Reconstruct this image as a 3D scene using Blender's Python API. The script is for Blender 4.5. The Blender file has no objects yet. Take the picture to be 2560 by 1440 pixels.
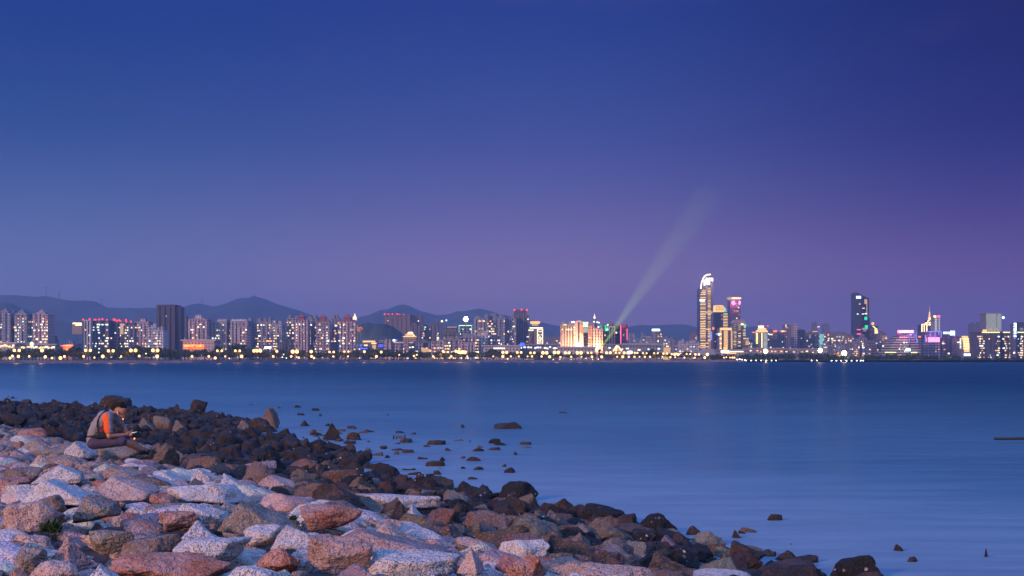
import bpy, bmesh, math, random
import numpy as np
from mathutils import Vector, Matrix, noise as mnoise

SC = bpy.context.scene
COL = SC.collection
RND = random.Random(11)
F, HZ, CAMZ = 3555.0, 895.0, 3.2          # focal length and horizon in the photograph's pixels, eye height

def sr(r, g, b):
    f = lambda c: (c / 255 / 12.92) if c / 255 <= .04045 else ((c / 255 + .055) / 1.055) ** 2.4
    return (f(r), f(g), f(b))

def at(px, py, Y):
    return ((px - 1280) / F * Y, Y, CAMZ + (HZ - py) / F * Y)
def xm(px, Y): return (px - 1280) / F * Y
def zm(py, Y): return CAMZ + (HZ - py) / F * Y

# ---------------------------------------------------------------- objects
def tag(o, label=None, cat=None, group=None, kind=None):
    if label: o['label'] = label
    if cat: o['category'] = cat
    if group: o['group'] = group
    if kind: o['kind'] = kind
    return o

def empty(name, loc, label, cat, group=None):
    o = bpy.data.objects.new(name, None)
    COL.objects.link(o)
    o.location = loc
    o.empty_display_size = .2
    return tag(o, label, cat, group)

def link(name, me, parent=None, loc=(0, 0, 0), scale=(1, 1, 1), rot=(0, 0, 0)):
    o = bpy.data.objects.new(name, me)
    COL.objects.link(o)
    o.location, o.scale, o.rotation_euler = loc, scale, rot
    if parent is not None: o.parent = parent
    return o

class MB:
    """collects simple solids into one mesh"""
    def __init__(s, origin=(0, 0, 0)):
        s.v, s.f, s.m, s.o = [], [], [], origin
    def poly(s, vs, fs, mi=0):
        k = len(s.v)
        s.v += [(a - s.o[0], b - s.o[1], c - s.o[2]) for a, b, c in vs]
        s.f += [tuple(k + i for i in q) for q in fs]
        s.m += [mi] * len(fs)
    def box(s, x0, x1, y0, y1, z0, z1, mi=0):
        if x1 < x0: x0, x1 = x1, x0
        if z1 < z0: z0, z1 = z1, z0
        s.poly([(x0, y0, z0), (x1, y0, z0), (x1, y1, z0), (x0, y1, z0), (x0, y0, z1), (x1, y0, z1), (x1, y1, z1), (x0, y1, z1)],
               [(0, 1, 5, 4), (1, 2, 6, 5), (2, 3, 7, 6), (3, 0, 4, 7), (4, 5, 6, 7), (3, 2, 1, 0)], mi)
    def pyr(s, x0, x1, y0, y1, z0, z1, top=0.0, mi=0):
        cx, cy = (x0 + x1) / 2, (y0 + y1) / 2
        hx, hy = (x1 - x0) / 2 * top, (y1 - y0) / 2 * top
        s.poly([(x0, y0, z0), (x1, y0, z0), (x1, y1, z0), (x0, y1, z0), (cx - hx, cy - hy, z1), (cx + hx, cy - hy, z1), (cx + hx, cy + hy, z1), (cx - hx, cy + hy, z1)],
               [(0, 1, 5, 4), (1, 2, 6, 5), (2, 3, 7, 6), (3, 0, 4, 7), (4, 5, 6, 7), (3, 2, 1, 0)], mi)
    def prism(s, xz, y0, y1, mi=0):
        """outline of (x, z) points extruded from y0 to y1"""
        n = len(xz)
        s.poly([(x, y0, z) for x, z in xz] + [(x, y1, z) for x, z in xz],
               [tuple(range(n)), tuple(range(2 * n - 1, n - 1, -1))] + [(i, i + n, (i + 1) % n + n, (i + 1) % n) for i in range(n)], mi)
    def lathe(s, prof, cx, cy, n=14, mi=0):
        """(radius, z) profile turned round a vertical axis"""
        vs = [(cx + r * math.cos(2 * math.pi * k / n), cy + r * math.sin(2 * math.pi * k / n), z) for r, z in prof for k in range(n)]
        fs = [(i * n + k, i * n + (k + 1) % n, (i + 1) * n + (k + 1) % n, (i + 1) * n + k) for i in range(len(prof) - 1) for k in range(n)]
        fs += [tuple(range(n - 1, -1, -1)), tuple((len(prof) - 1) * n + k for k in range(n))]
        s.poly(vs, fs, mi)
    def bar(s, p, q, r, n=6, r2=None, mi=0):
        p, q = Vector(p), Vector(q)
        d = (q - p).normalized()
        a = d.orthogonal().normalized(); b = d.cross(a)
        r2 = r if r2 is None else r2
        ring = lambda c, rr: [tuple(c + (a * math.cos(2 * math.pi * k / n) + b * math.sin(2 * math.pi * k / n)) * rr) for k in range(n)]
        s.poly(ring(p, r) + ring(q, r2), [(k, (k + 1) % n, n + (k + 1) % n, n + k) for k in range(n)] + [tuple(range(n - 1, -1, -1)), tuple(range(n, 2 * n))], mi)
    def ball(s, c, r, n=8, mi=0):
        prof = [(max(r * math.sin(math.pi * i / n), r * .02), c[2] - r * math.cos(math.pi * i / n)) for i in range(n + 1)]
        s.lathe(prof, c[0], c[1], n + 2, mi)
    def mesh(s, name, *mats, smooth=False):
        me = bpy.data.meshes.new(name)
        me.from_pydata(s.v, [], s.f)
        for m in mats: me.materials.append(m)
        if len(mats) > 1: me.polygons.foreach_set('material_index', s.m)
        if smooth: me.polygons.foreach_set('use_smooth', [True] * len(s.f))
        me.update()
        return me
    def build(s, name, mat, parent=None, color=None, smooth=False):
        mats = mat if isinstance(mat, (list, tuple)) else (mat,)
        o = link(name, s.mesh(name, *mats, smooth=smooth), parent, (0, 0, 0) if parent is not None else s.o)
        if color: o.color = (*color, 1)
        return o

# ---------------------------------------------------------------- materials
def new_mat(name):
    m = bpy.data.materials.new(name); m.use_nodes = True
    nt = m.node_tree
    return m, nt, nt.nodes, nt.links, nt.nodes['Principled BSDF']
def N(nt, typ, **kw):
    n = nt.nodes.new(typ)
    for k, v in kw.items(): setattr(n, k, v)
    return n
def noise_tex(nt, vec, scale, detail=3, rough=.55):
    n = N(nt, 'ShaderNodeTexNoise')
    n.inputs['Scale'].default_value, n.inputs['Detail'].default_value, n.inputs['Roughness'].default_value = scale, detail, rough
    nt.links.new(vec, n.inputs['Vector'])
    return n.outputs['Fac']
def step(nt, val, a, b, lo=0., hi=1.):
    n = N(nt, 'ShaderNodeMapRange', interpolation_type='SMOOTHSTEP')
    for i, v in enumerate((a, b, lo, hi)): n.inputs[i + 1].default_value = v
    nt.links.new(val, n.inputs[0])
    return n.outputs[0]
def math_n(nt, op, a, b=None):
    n = N(nt, 'ShaderNodeMath', operation=op)
    for i, v in enumerate((a, b)):
        if v is None: continue
        if isinstance(v, (int, float)): n.inputs[i].default_value = v
        else: nt.links.new(v, n.inputs[i])
    return n.outputs[0]
def mix(nt, fac, a, b, blend='MIX'):
    n = N(nt, 'ShaderNodeMix', data_type='RGBA', blend_type=blend)
    for sock, v in ((n.inputs[0], fac), (n.inputs[6], a), (n.inputs[7], b)):
        if isinstance(v, (int, float)): sock.default_value = v
        elif isinstance(v, tuple): sock.default_value = (*v[:3], 1)
        else: nt.links.new(v, sock)
    return n.outputs[2]
def bump(nt, height, strength, dist, prev=None):
    n = N(nt, 'ShaderNodeBump')
    n.inputs['Strength'].default_value, n.inputs['Distance'].default_value = strength, dist
    nt.links.new(height, n.inputs['Height'])
    if prev is not None: nt.links.new(prev, n.inputs['Normal'])
    return n.outputs['Normal']

def plain(name, col, rough=.7, metal=0., nscale=None, namt=.25):
    m, nt, nd, lk, b = new_mat(name)
    b.inputs['Roughness'].default_value, b.inputs['Metallic'].default_value = rough, metal
    b.inputs['Base Color'].default_value = (*col, 1)
    if nscale:
        g = N(nt, 'ShaderNodeNewGeometry')
        f = noise_tex(nt, g.outputs['Position'], nscale, 4)
        lk.new(mix(nt, step(nt, f, .3, .7), tuple(c * (1 - namt) for c in col), tuple(min(1, c * (1 + namt)) for c in col)), b.inputs['Base Color'])
    return m

def emit(name, col, s):
    m, nt, nd, lk, b = new_mat(name)
    nd.remove(b)
    e = N(nt, 'ShaderNodeEmission')
    e.inputs[0].default_value, e.inputs[1].default_value = (*col, 1), s
    lk.new(e.outputs[0], nd['Material Output'].inputs[0])
    m.cycles.emission_sampling = 'NONE'      # thousands of small lit windows: seen, not sampled as lamps
    return m
_E = {}
EM = {'warm': ((1, .58, .25), 2.3), 'amber': ((1, .42, .13), 2.2), 'white': ((1, .86, .66), 2.5), 'cool': ((.72, .9, 1), 2.2), 'red': ((1, .05, .06), 3.2),
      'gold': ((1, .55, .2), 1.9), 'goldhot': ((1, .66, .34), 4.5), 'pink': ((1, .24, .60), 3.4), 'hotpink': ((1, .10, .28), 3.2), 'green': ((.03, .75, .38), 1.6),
      'teal': ((.45, .95, .95), 1.1), 'blue': ((.06, .12, 1), 3), 'violet': ((.3, .28, 1), 1.3), 'orange': ((1, .20, .04), 2.6), 'lamp': ((1, .50, .19), 4),
      'lampwhite': ((1, .95, .85), 10), 'sunny': ((1, .8, .5), 34), 'signred': ((1, .035, .03), 1.4), 'signorange': ((1, .33, .06), 4), 'bluewhite': ((.55, .72, 1), 6),
      'lemon': ((1, .85, .3), 2.2), 'screen': ((.75, .95, 1), 3), 'palegreen': ((.7, 1, .6), 2.2), 'dimgold': ((1, .62, .3), .8), 'dimwarm': ((1, .6, .36), .75),
      'dimpale': ((.8, .8, .74), .75), 'dimwhite': ((.9, .92, 1), 1.0), 'ember': ((1, .12, .02), 9)}
def E(k):
    if k not in _E: _E[k] = emit('glow_' + k, *EM[k])
    return _E[k]

def facade(name, fx=3.2, fz=3.1, glass=(.04, .05, .075), wx=(.28, .72), wz=(.3, .78), vert=False):
    """wall of the object's own colour with a grid of unlit windows"""
    m, nt, nd, lk, b = new_mat(name)
    oi = N(nt, 'ShaderNodeObjectInfo'); g = N(nt, 'ShaderNodeNewGeometry')
    sp = N(nt, 'ShaderNodeSeparateXYZ'); lk.new(g.outputs['Position'], sp.inputs[0])
    sn = N(nt, 'ShaderNodeSeparateXYZ'); lk.new(g.outputs['True Normal'], sn.inputs[0])
    side = math_n(nt, 'GREATER_THAN', math_n(nt, 'ABSOLUTE', sn.outputs[0]), .5)
    up = math_n(nt, 'GREATER_THAN', math_n(nt, 'ABSOLUTE', sn.outputs[2]), .5)
    s = math_n(nt, 'ADD', math_n(nt, 'MULTIPLY', sp.outputs[0], math_n(nt, 'SUBTRACT', 1., side)), math_n(nt, 'MULTIPLY', sp.outputs[1], side))
    def win(c, period, lohi):
        fr = math_n(nt, 'FRACT', math_n(nt, 'DIVIDE', c, period))
        return math_n(nt, 'MULTIPLY', math_n(nt, 'GREATER_THAN', fr, lohi[0]), math_n(nt, 'LESS_THAN', fr, lohi[1]))
    w = win(s, fx, wx)
    if not vert: w = math_n(nt, 'MULTIPLY', w, win(sp.outputs[2], fz, wz))
    w = math_n(nt, 'MULTIPLY', w, math_n(nt, 'SUBTRACT', 1., up))
    dirt = noise_tex(nt, g.outputs['Position'], .12, 4)
    wall = mix(nt, step(nt, dirt, .3, .7), oi.outputs['Color'], mix(nt, .28, oi.outputs['Color'], (.12, .12, .13)))
    lk.new(mix(nt, w, wall, glass), b.inputs['Base Color'])
    rg = N(nt, 'ShaderNodeMapRange'); lk.new(w, rg.inputs[0]); rg.inputs[3].default_value, rg.inputs[4].default_value = .8, .25
    lk.new(rg.outputs[0], b.inputs['Roughness'])
    return m
M = {}
M['flat'] = facade('apartment_wall')
M['office'] = facade('office_wall', 3.6, 3.8, wx=(.12, .88), wz=(.35, .95))
M['bands'] = facade('banded_wall', 400, 3.6, wx=(0, 1), wz=(.4, .95))
M['ribs'] = facade('ribbed_wall', 3.0, 3.1, wx=(.0, .42), vert=True)
M['glass'] = facade('curtain_wall', 1.8, 3.9, wx=(.06, .94), wz=(.07, .93), glass=(.03, .035, .07))

def color_mat(name, rough=.75):
    m, nt, nd, lk, b = new_mat(name)
    oi = N(nt, 'ShaderNodeObjectInfo'); g = N(nt, 'ShaderNodeNewGeometry')
    f = noise_tex(nt, g.outputs['Position'], .35, 4)
    lk.new(mix(nt, step(nt, f, .3, .7), oi.outputs['Color'], mix(nt, .3, oi.outputs['Color'], (.1, .1, .11))), b.inputs['Base Color'])
    b.inputs['Roughness'].default_value = rough
    return m
M['paint'] = color_mat('roof_render')
M['steel'] = plain('dark_steel', (.06, .06, .07), .5, .6, 2.0)

# ---------------------------------------------------------------- camera, sky, sun
cam = bpy.data.objects.new('camera', bpy.data.cameras.new('camera')); COL.objects.link(cam)
cam.location = (0, 0, CAMZ); cam.rotation_euler = (math.pi / 2, 0, 0)
cam.data.sensor_width = 36; cam.data.lens = 36 * F / 2560; cam.data.shift_y = (HZ - 720) / 2560
cam.data.clip_start, cam.data.clip_end = .5, 60000
SC.camera = cam
SC.view_settings.view_transform = 'Standard'; SC.view_settings.look = 'None'
SC.view_settings.exposure, SC.view_settings.gamma = 0, 1
SC.view_settings.use_curve_mapping = False
SC.cycles.use_denoising = True
SC.cycles.max_bounces = 6; SC.cycles.diffuse_bounces = 3; SC.cycles.glossy_bounces = 3
SC.cycles.transmission_bounces = 2; SC.cycles.volume_bounces = 0; SC.cycles.transparent_max_bounces = 8
SC.cycles.sample_clamp_indirect = 4

SUN_EL, SUN_AZ = math.radians(16), math.radians(222)       # azimuth clockwise from +Y: behind the camera, to its left
world = bpy.data.worlds.new('World'); SC.world = world; world.use_nodes = True
nt = world.node_tree; lk = nt.links; bg = nt.nodes['Background']
tc = N(nt, 'ShaderNodeTexCoord')
sep = N(nt, 'ShaderNodeSeparateXYZ'); lk.new(tc.outputs['Generated'], sep.inputs[0])
def ramp(stops, fac):
    r = N(nt, 'ShaderNodeValToRGB'); cr = r.color_ramp
    cr.interpolation = 'B_SPLINE'
    while len(cr.elements) < len(stops): cr.elements.new(.5)
    for e, (p, c) in zip(cr.elements, stops): e.position, e.color = p, (*c, 1)
    lk.new(fac, r.inputs[0])
    return r.outputs[0]
zz = sep.outputs[2]
SKYL = [(0, (.23, .26, .50)), (.05, (.19, .215, .46)), (.10, (.078, .13, .36)), (.155, (.008, .062, .265)), (.245, (0, .024, .22)), (.40, (.004, .045, .29))]
SKYM = [(0, (.42, .26, .46)), (.05, (.345, .22, .44)), (.10, (.125, .115, .36)), (.155, (.036, .070, .30)), (.245, (.003, .026, .225)), (.40, (.004, .03, .23))]
SKYR = [(0, (.31, .13, .36)), (.05, (.205, .078, .29)), (.10, (.045, .022, .19)), (.155, (.004, .006, .14)), (.245, (0, .001, .09)), (.40, (0, .004, .11))]
# evening sky seen ahead: three elevation profiles blended round the compass
a1 = step(nt, sep.outputs[0], -.34, .02); a2 = step(nt, sep.outputs[0], .0, .36)
front = mix(nt, a2, mix(nt, a1, ramp(SKYL, zz), ramp(SKYM, zz)), ramp(SKYR, zz))
# faint wisps of high cloud
cmap = N(nt, 'ShaderNodeMapping'); cmap.inputs['Scale'].default_value = (3.2, 3.2, 17); lk.new(tc.outputs['Generated'], cmap.inputs[0])
wisp = math_n(nt, 'MULTIPLY', step(nt, noise_tex(nt, cmap.outputs[0], 1.6, 5, .6), .52, .80), .12)
front = mix(nt, wisp, front, (.16, .10, .26))
# the brighter part of the evening sky: overhead and towards the set sun behind the viewer
over = step(nt, zz, .28, .85)
front = mix(nt, over, front, (.21, .48, 1.42))
back = step(nt, sep.outputs[1], .15, -.75)
sky_t = N(nt, 'ShaderNodeTexSky', sky_type='NISHITA'); sky_t.sun_disc = False
sky_t.sun_elevation, sky_t.sun_rotation = SUN_EL, SUN_AZ
dusk = mix(nt, 1., ramp([(0, (.36, .30, .46)), (.3, (.25, .34, .74)), (1, (.21, .48, 1.42))], zz), mix(nt, .05, (0, 0, 0), sky_t.outputs[0]), 'ADD')
lk.new(mix(nt, back, front, dusk), bg.inputs[0]); bg.inputs[1].default_value = 1.0

sun = bpy.data.objects.new('sun', bpy.data.lights.new('sun', 'SUN')); COL.objects.link(sun)
sun.data.energy, sun.data.angle, sun.data.color = 2.7, math.radians(6), (1, .50, .32)
d = Vector((math.sin(SUN_AZ) * math.cos(SUN_EL), math.cos(SUN_AZ) * math.cos(SUN_EL), math.sin(SUN_EL)))
sun.rotation_euler = d.to_track_quat('Z', 'Y').to_euler(); sun.location = d * 60 + Vector((0, 0, 20))
# ================================================================ near shore: terrain, water, rocks
U, NRM, C0 = (-.491, .871), (.871, .491), (1.43, 10.8)      # direction of the stone bank's crest, its normal towards the water, a point on it
PROF = [(-30, 1.9), (-6, 1.46), (-1, 1.38), (0, 1.28), (1.5, .98), (4, .48), (7, .12), (9.0, -.05), (12, -.15), (16, -.38), (25, -.9), (60, -2)]
def sd(X, Y):
    return (X - C0[0]) * U[0] + (Y - C0[1]) * U[1], (X - C0[0]) * NRM[0] + (Y - C0[1]) * NRM[1]
def xy(s, d):
    return C0[0] + s * U[0] + d * NRM[0], C0[1] + s * U[1] + d * NRM[1]
def sstep(x, a, b):
    t = min(1, max(0, (x - a) / (b - a))); return t * t * (3 - 2 * t)
WDT = [(-20, 6.2), (0, 6.4), (7, 7.0), (10, 8.0), (13, 8.5), (18, 8.7), (26, 9.3), (36, 12), (47, 13.5), (57, 16), (64, 17.5), (70, 18), (80, 16.5), (88, 13.5), (92, 10.5), (110, 9), (150, 9)]
def WD(s): return float(np.interp(s, [p[0] for p in WDT], [p[1] for p in WDT]))
def zt(X, Y):
    s, d = sd(X, Y)
    d = d * 9.2 / WD(s) if d > 0 else d
    z = np.interp(d, [p[0] for p in PROF], [p[1] for p in PROF])
    pool = sstep(s, 42, 50) * (1 - sstep(s, 84, 92)) * sstep(d, 3.2, 4.2) * (1 - sstep(d, 6.0, 7.0))
    z -= .34 * pool * (.45 + .55 * sstep(mnoise.noise((X * .22, Y * .13, 1)), -.3, .2))
    return float(z + .07 * mnoise.noise((X * .35, Y * .35, 3)) * sstep(d, 2, 7) * 1.3 + .04 * mnoise.noise((X * 1.1, Y * 1.1, 9)))
def ground_at(px, py, lift=0.):
    """where the sight line through a photograph pixel meets the shore or the water"""
    Y = 7.
    while Y < 220:
        X, _, Z = at(px, py, Y)
        if Z <= max(zt(X, Y), 0) + lift: break
        Y += .02 * max(1, Y / 12)
    return X, Y

SV = np.arange(-14, 150, .35); DV = np.arange(-16, 42, .35)
vs = []
for s in SV:
    for d in DV:
        X, Y = xy(s, d); vs.append((X, Y, zt(X, Y)))
nd_ = len(DV)
fs = [(i * nd_ + j, i * nd_ + j + 1, (i + 1) * nd_ + j + 1, (i + 1) * nd_ + j) for i in range(len(SV) - 1) for j in range(nd_ - 1)]
gm, gnt, gn, glk, gb = new_mat('shore_silt')
gg = N(gnt, 'ShaderNodeNewGeometry')
f1 = noise_tex(gnt, gg.outputs['Position'], 2.2, 5); f2 = noise_tex(gnt, gg.outputs['Position'], 22, 4, .7)
glk.new(mix(gnt, step(gnt, f2, .35, .68), mix(gnt, step(gnt, f1, .35, .65), (.028, .022, .018), (.05, .036, .028)), (.012, .011, .011)), gb.inputs['Base Color'])
gb.inputs['Roughness'].default_value = .55
glk.new(bump(gnt, f2, .9, .05), gb.inputs['Normal'])
me = bpy.data.meshes.new('shore_ground'); me.from_pydata(vs, [], fs); me.materials.append(gm)
me.polygons.foreach_set('use_smooth', [True] * len(fs))
tag(link('shore_ground', me), 'dark wet silt and gravel under the stone bank', kind='structure')

# ---- water: silky evening sea
wm, wnt, wn, wlk, wb = new_mat('sea_water')
wg = N(wnt, 'ShaderNodeNewGeometry')
mp = N(wnt, 'ShaderNodeMapping'); mp.inputs['Scale'].default_value = (.22, .75, 1); wlk.new(wg.outputs['Position'], mp.inputs[0])
st1 = noise_tex(wnt, mp.outputs[0], 1.0, 5, .6)
mp2 = N(wnt, 'ShaderNodeMapping'); mp2.inputs['Scale'].default_value = (.03, .05, 1); mp2.inputs['Rotation'].default_value = (0, 0, .12); wlk.new(wg.outputs['Position'], mp2.inputs[0])
st2 = noise_tex(wnt, mp2.outputs[0], 1.0, 4, .55)
streak = math_n(wnt, 'ADD', math_n(wnt, 'MULTIPLY', st1, .5), math_n(wnt, 'MULTIPLY', st2, .5))
# mist and sky reflection painted into the colour: paler near the bank, darker offshore
wsp = N(wnt, 'ShaderNodeSeparateXYZ'); wlk.new(wg.outputs['Position'], wsp.inputs[0])
offs = math_n(wnt, 'ADD', math_n(wnt, 'MULTIPLY', math_n(wnt, 'SUBTRACT', wsp.outputs[0], C0[0]), NRM[0]), math_n(wnt, 'MULTIPLY', math_n(wnt, 'SUBTRACT', wsp.outputs[1], C0[1]), NRM[1]))
far_reflect = step(wnt, math_n(wnt, 'POWER', math_n(wnt, 'MAXIMUM', offs, 1.), .5), 2.4, 12); near_mist = step(wnt, offs, 24, 7)
body = mix(wnt, far_reflect, (.112, .245, .330), (.001, .066, .118))
body = mix(wnt, near_mist, body, (.235, .345, .42))
dark = mix(wnt, far_reflect, (.076, .188, .268), (.001, .047, .092))
dark = mix(wnt, near_mist, dark, (.165, .265, .35))
wlk.new(mix(wnt, step(wnt, streak, .36, .64), dark, body), wb.inputs['Base Color'])
wb.inputs['IOR'].default_value = 1.33; wb.inputs['Specular IOR Level'].default_value = .22
wlk.new(step(wnt, streak, .35, .65, .34, .48), wb.inputs['Roughness'])
wlk.new(bump(wnt, st1, .25, .4), wb.inputs['Normal'])
bmw = MB(); 
ys = [4, 12, 30, 60, 120, 250, 500, 800, 1300, 2400]
for a, b in zip(ys, ys[1:]):
    bmw.poly([(-2200, a, 0), (2200, a, 0), (2200, b, 0), (-2200, b, 0)], [(0, 1, 2, 3)])
tag(bmw.build('water', wm), 'smooth blue evening sea water', kind='structure')

# ---- rock shapes
def fbm(p, o=4, h=.9):
    return mnoise.fractal(p, h, 2.1, o)
_ico = {}
def ico(n):
    if n not in _ico:
        bm = bmesh.new(); bmesh.ops.create_icosphere(bm, subdivisions=n, radius=1)
        _ico[n] = (np.array([v.co[:] for v in bm.verts]), [tuple(v.index for v in f.verts) for f in bm.faces]); bm.free()
    return _ico[n]
def rock_shape(seed, kind, sub, rough=.05):
    """an angular stone: a rounded cut of a handful of planes, weathered by noise; fills the box -1..1"""
    r = random.Random(seed * 7 + 1); V, Fc = ico(sub)
    pl = []
    if kind == 'slab':
        pl += [((r.uniform(-.2, .2), r.uniform(-.2, .2), 1), r.uniform(.34, .46)), ((r.uniform(-.2, .2), r.uniform(-.2, .2), -1), .45)]
        for k in range(7):
            a = k * math.tau / 7 + r.uniform(-.35, .35); pl.append(((math.cos(a), math.sin(a), r.uniform(-.25, .45)), r.uniform(.66, 1)))
        pl += [((math.cos(a), math.sin(a), 1.1), r.uniform(.6, .78)) for a in (r.uniform(0, 6.3), r.uniform(0, 6.3), r.uniform(0, 6.3))]
    elif kind == 'wedge':
        a0 = r.uniform(-.4, .4)
        pl += [((math.cos(a0), math.sin(a0), r.uniform(.9, 1.5)), r.uniform(.5, .62)), ((-math.cos(a0), -math.sin(a0), r.uniform(.25, .7)), r.uniform(.45, .6)), ((0, -1, r.uniform(.25, .7)), r.uniform(.5, .66)), ((0, 1, .4), .7), ((0, 0, -1), .5)]
        for k in range(5):
            a = r.uniform(0, 6.3); pl.append(((math.cos(a), math.sin(a), r.uniform(-.5, .5)), r.uniform(.75, 1)))
    elif kind == 'pyramid':
        n = r.choice((3, 4)); a0 = r.uniform(0, 6)
        for k in range(n):
            a = a0 + k * math.tau / n + r.uniform(-.3, .3); pl.append(((math.cos(a), math.sin(a), r.uniform(.45, .75)), r.uniform(.42, .55)))
        pl += [((0, 0, -1), .45), ((r.uniform(-.4, .4), r.uniform(-.3, .3), 1), .85)]
    elif kind == 'round':
        for k in range(22):
            z = r.uniform(-1, 1); a = r.uniform(0, 6.3); q = math.sqrt(1 - z * z); pl.append(((q * math.cos(a), q * math.sin(a), z), r.uniform(.72, .95)))
    else:
        for k in range(12):
            z = -1 + 2 * (k + .5) / 12 + r.uniform(-.1, .1); a = k * 2.4 + r.uniform(-.6, .6); q = math.sqrt(max(0, 1 - z * z)); pl.append(((q * math.cos(a), q * math.sin(a), z), r.uniform(.58, .9)))
    k_ = 12 if kind == 'round' else r.choice((22, 34, 55))
    acc = np.zeros(len(V))
    for n_, p in pl:
        n_ = np.array(n_); n_ = n_ / np.linalg.norm(n_)
        acc += (np.maximum(V @ n_, 1e-3) / p) ** k_
    rad = acc ** (-1 / k_)
    rad = np.minimum(rad, 1.45)
    P = V * rad[:, None]
    o = seed * 13.7
    for i, p in enumerate(P):
        nf = fbm((p[0] * 1.6 + o, p[1] * 1.6, p[2] * 1.6), 5)
        ng = mnoise.noise((p[0] * 6 + o, p[1] * 6, p[2] * 6)) + .5 * mnoise.noise((p[0] * 14 + o, p[1] * 14, p[2] * 14))
        nl = mnoise.noise((p[0] * 1.3 + o, p[1] * 1.3 + 5, p[2] * 1.3))
        crag = abs(mnoise.noise((p[0] * 3.1 + o, p[1] * 3.1, p[2] * 3.1 + 7)))
        P[i] = p * (1 + rough * (1.7 * nf + .5 * ng + 2.4 * nl - 1.8 * crag))
    lo, hi = P.min(0), P.max(0)
    P = (P - (lo + hi) / 2) / ((hi - lo) / 2)
    return P, Fc
_rk = {}
def rock_mesh(seed, kind, mats, sub=4, rough=.05):
    key = (seed, kind, mats.name, sub)
    if key not in _rk:
        P, Fc = rock_shape(seed, kind, sub, rough)
        me = bpy.data.meshes.new('rock_' + kind); me.from_pydata(P.tolist(), [], Fc); me.materials.append(mats)
        me.polygons.foreach_set('use_smooth', [True] * len(Fc)); me.update()
        _rk[key] = me
    return _rk[key]

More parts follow.
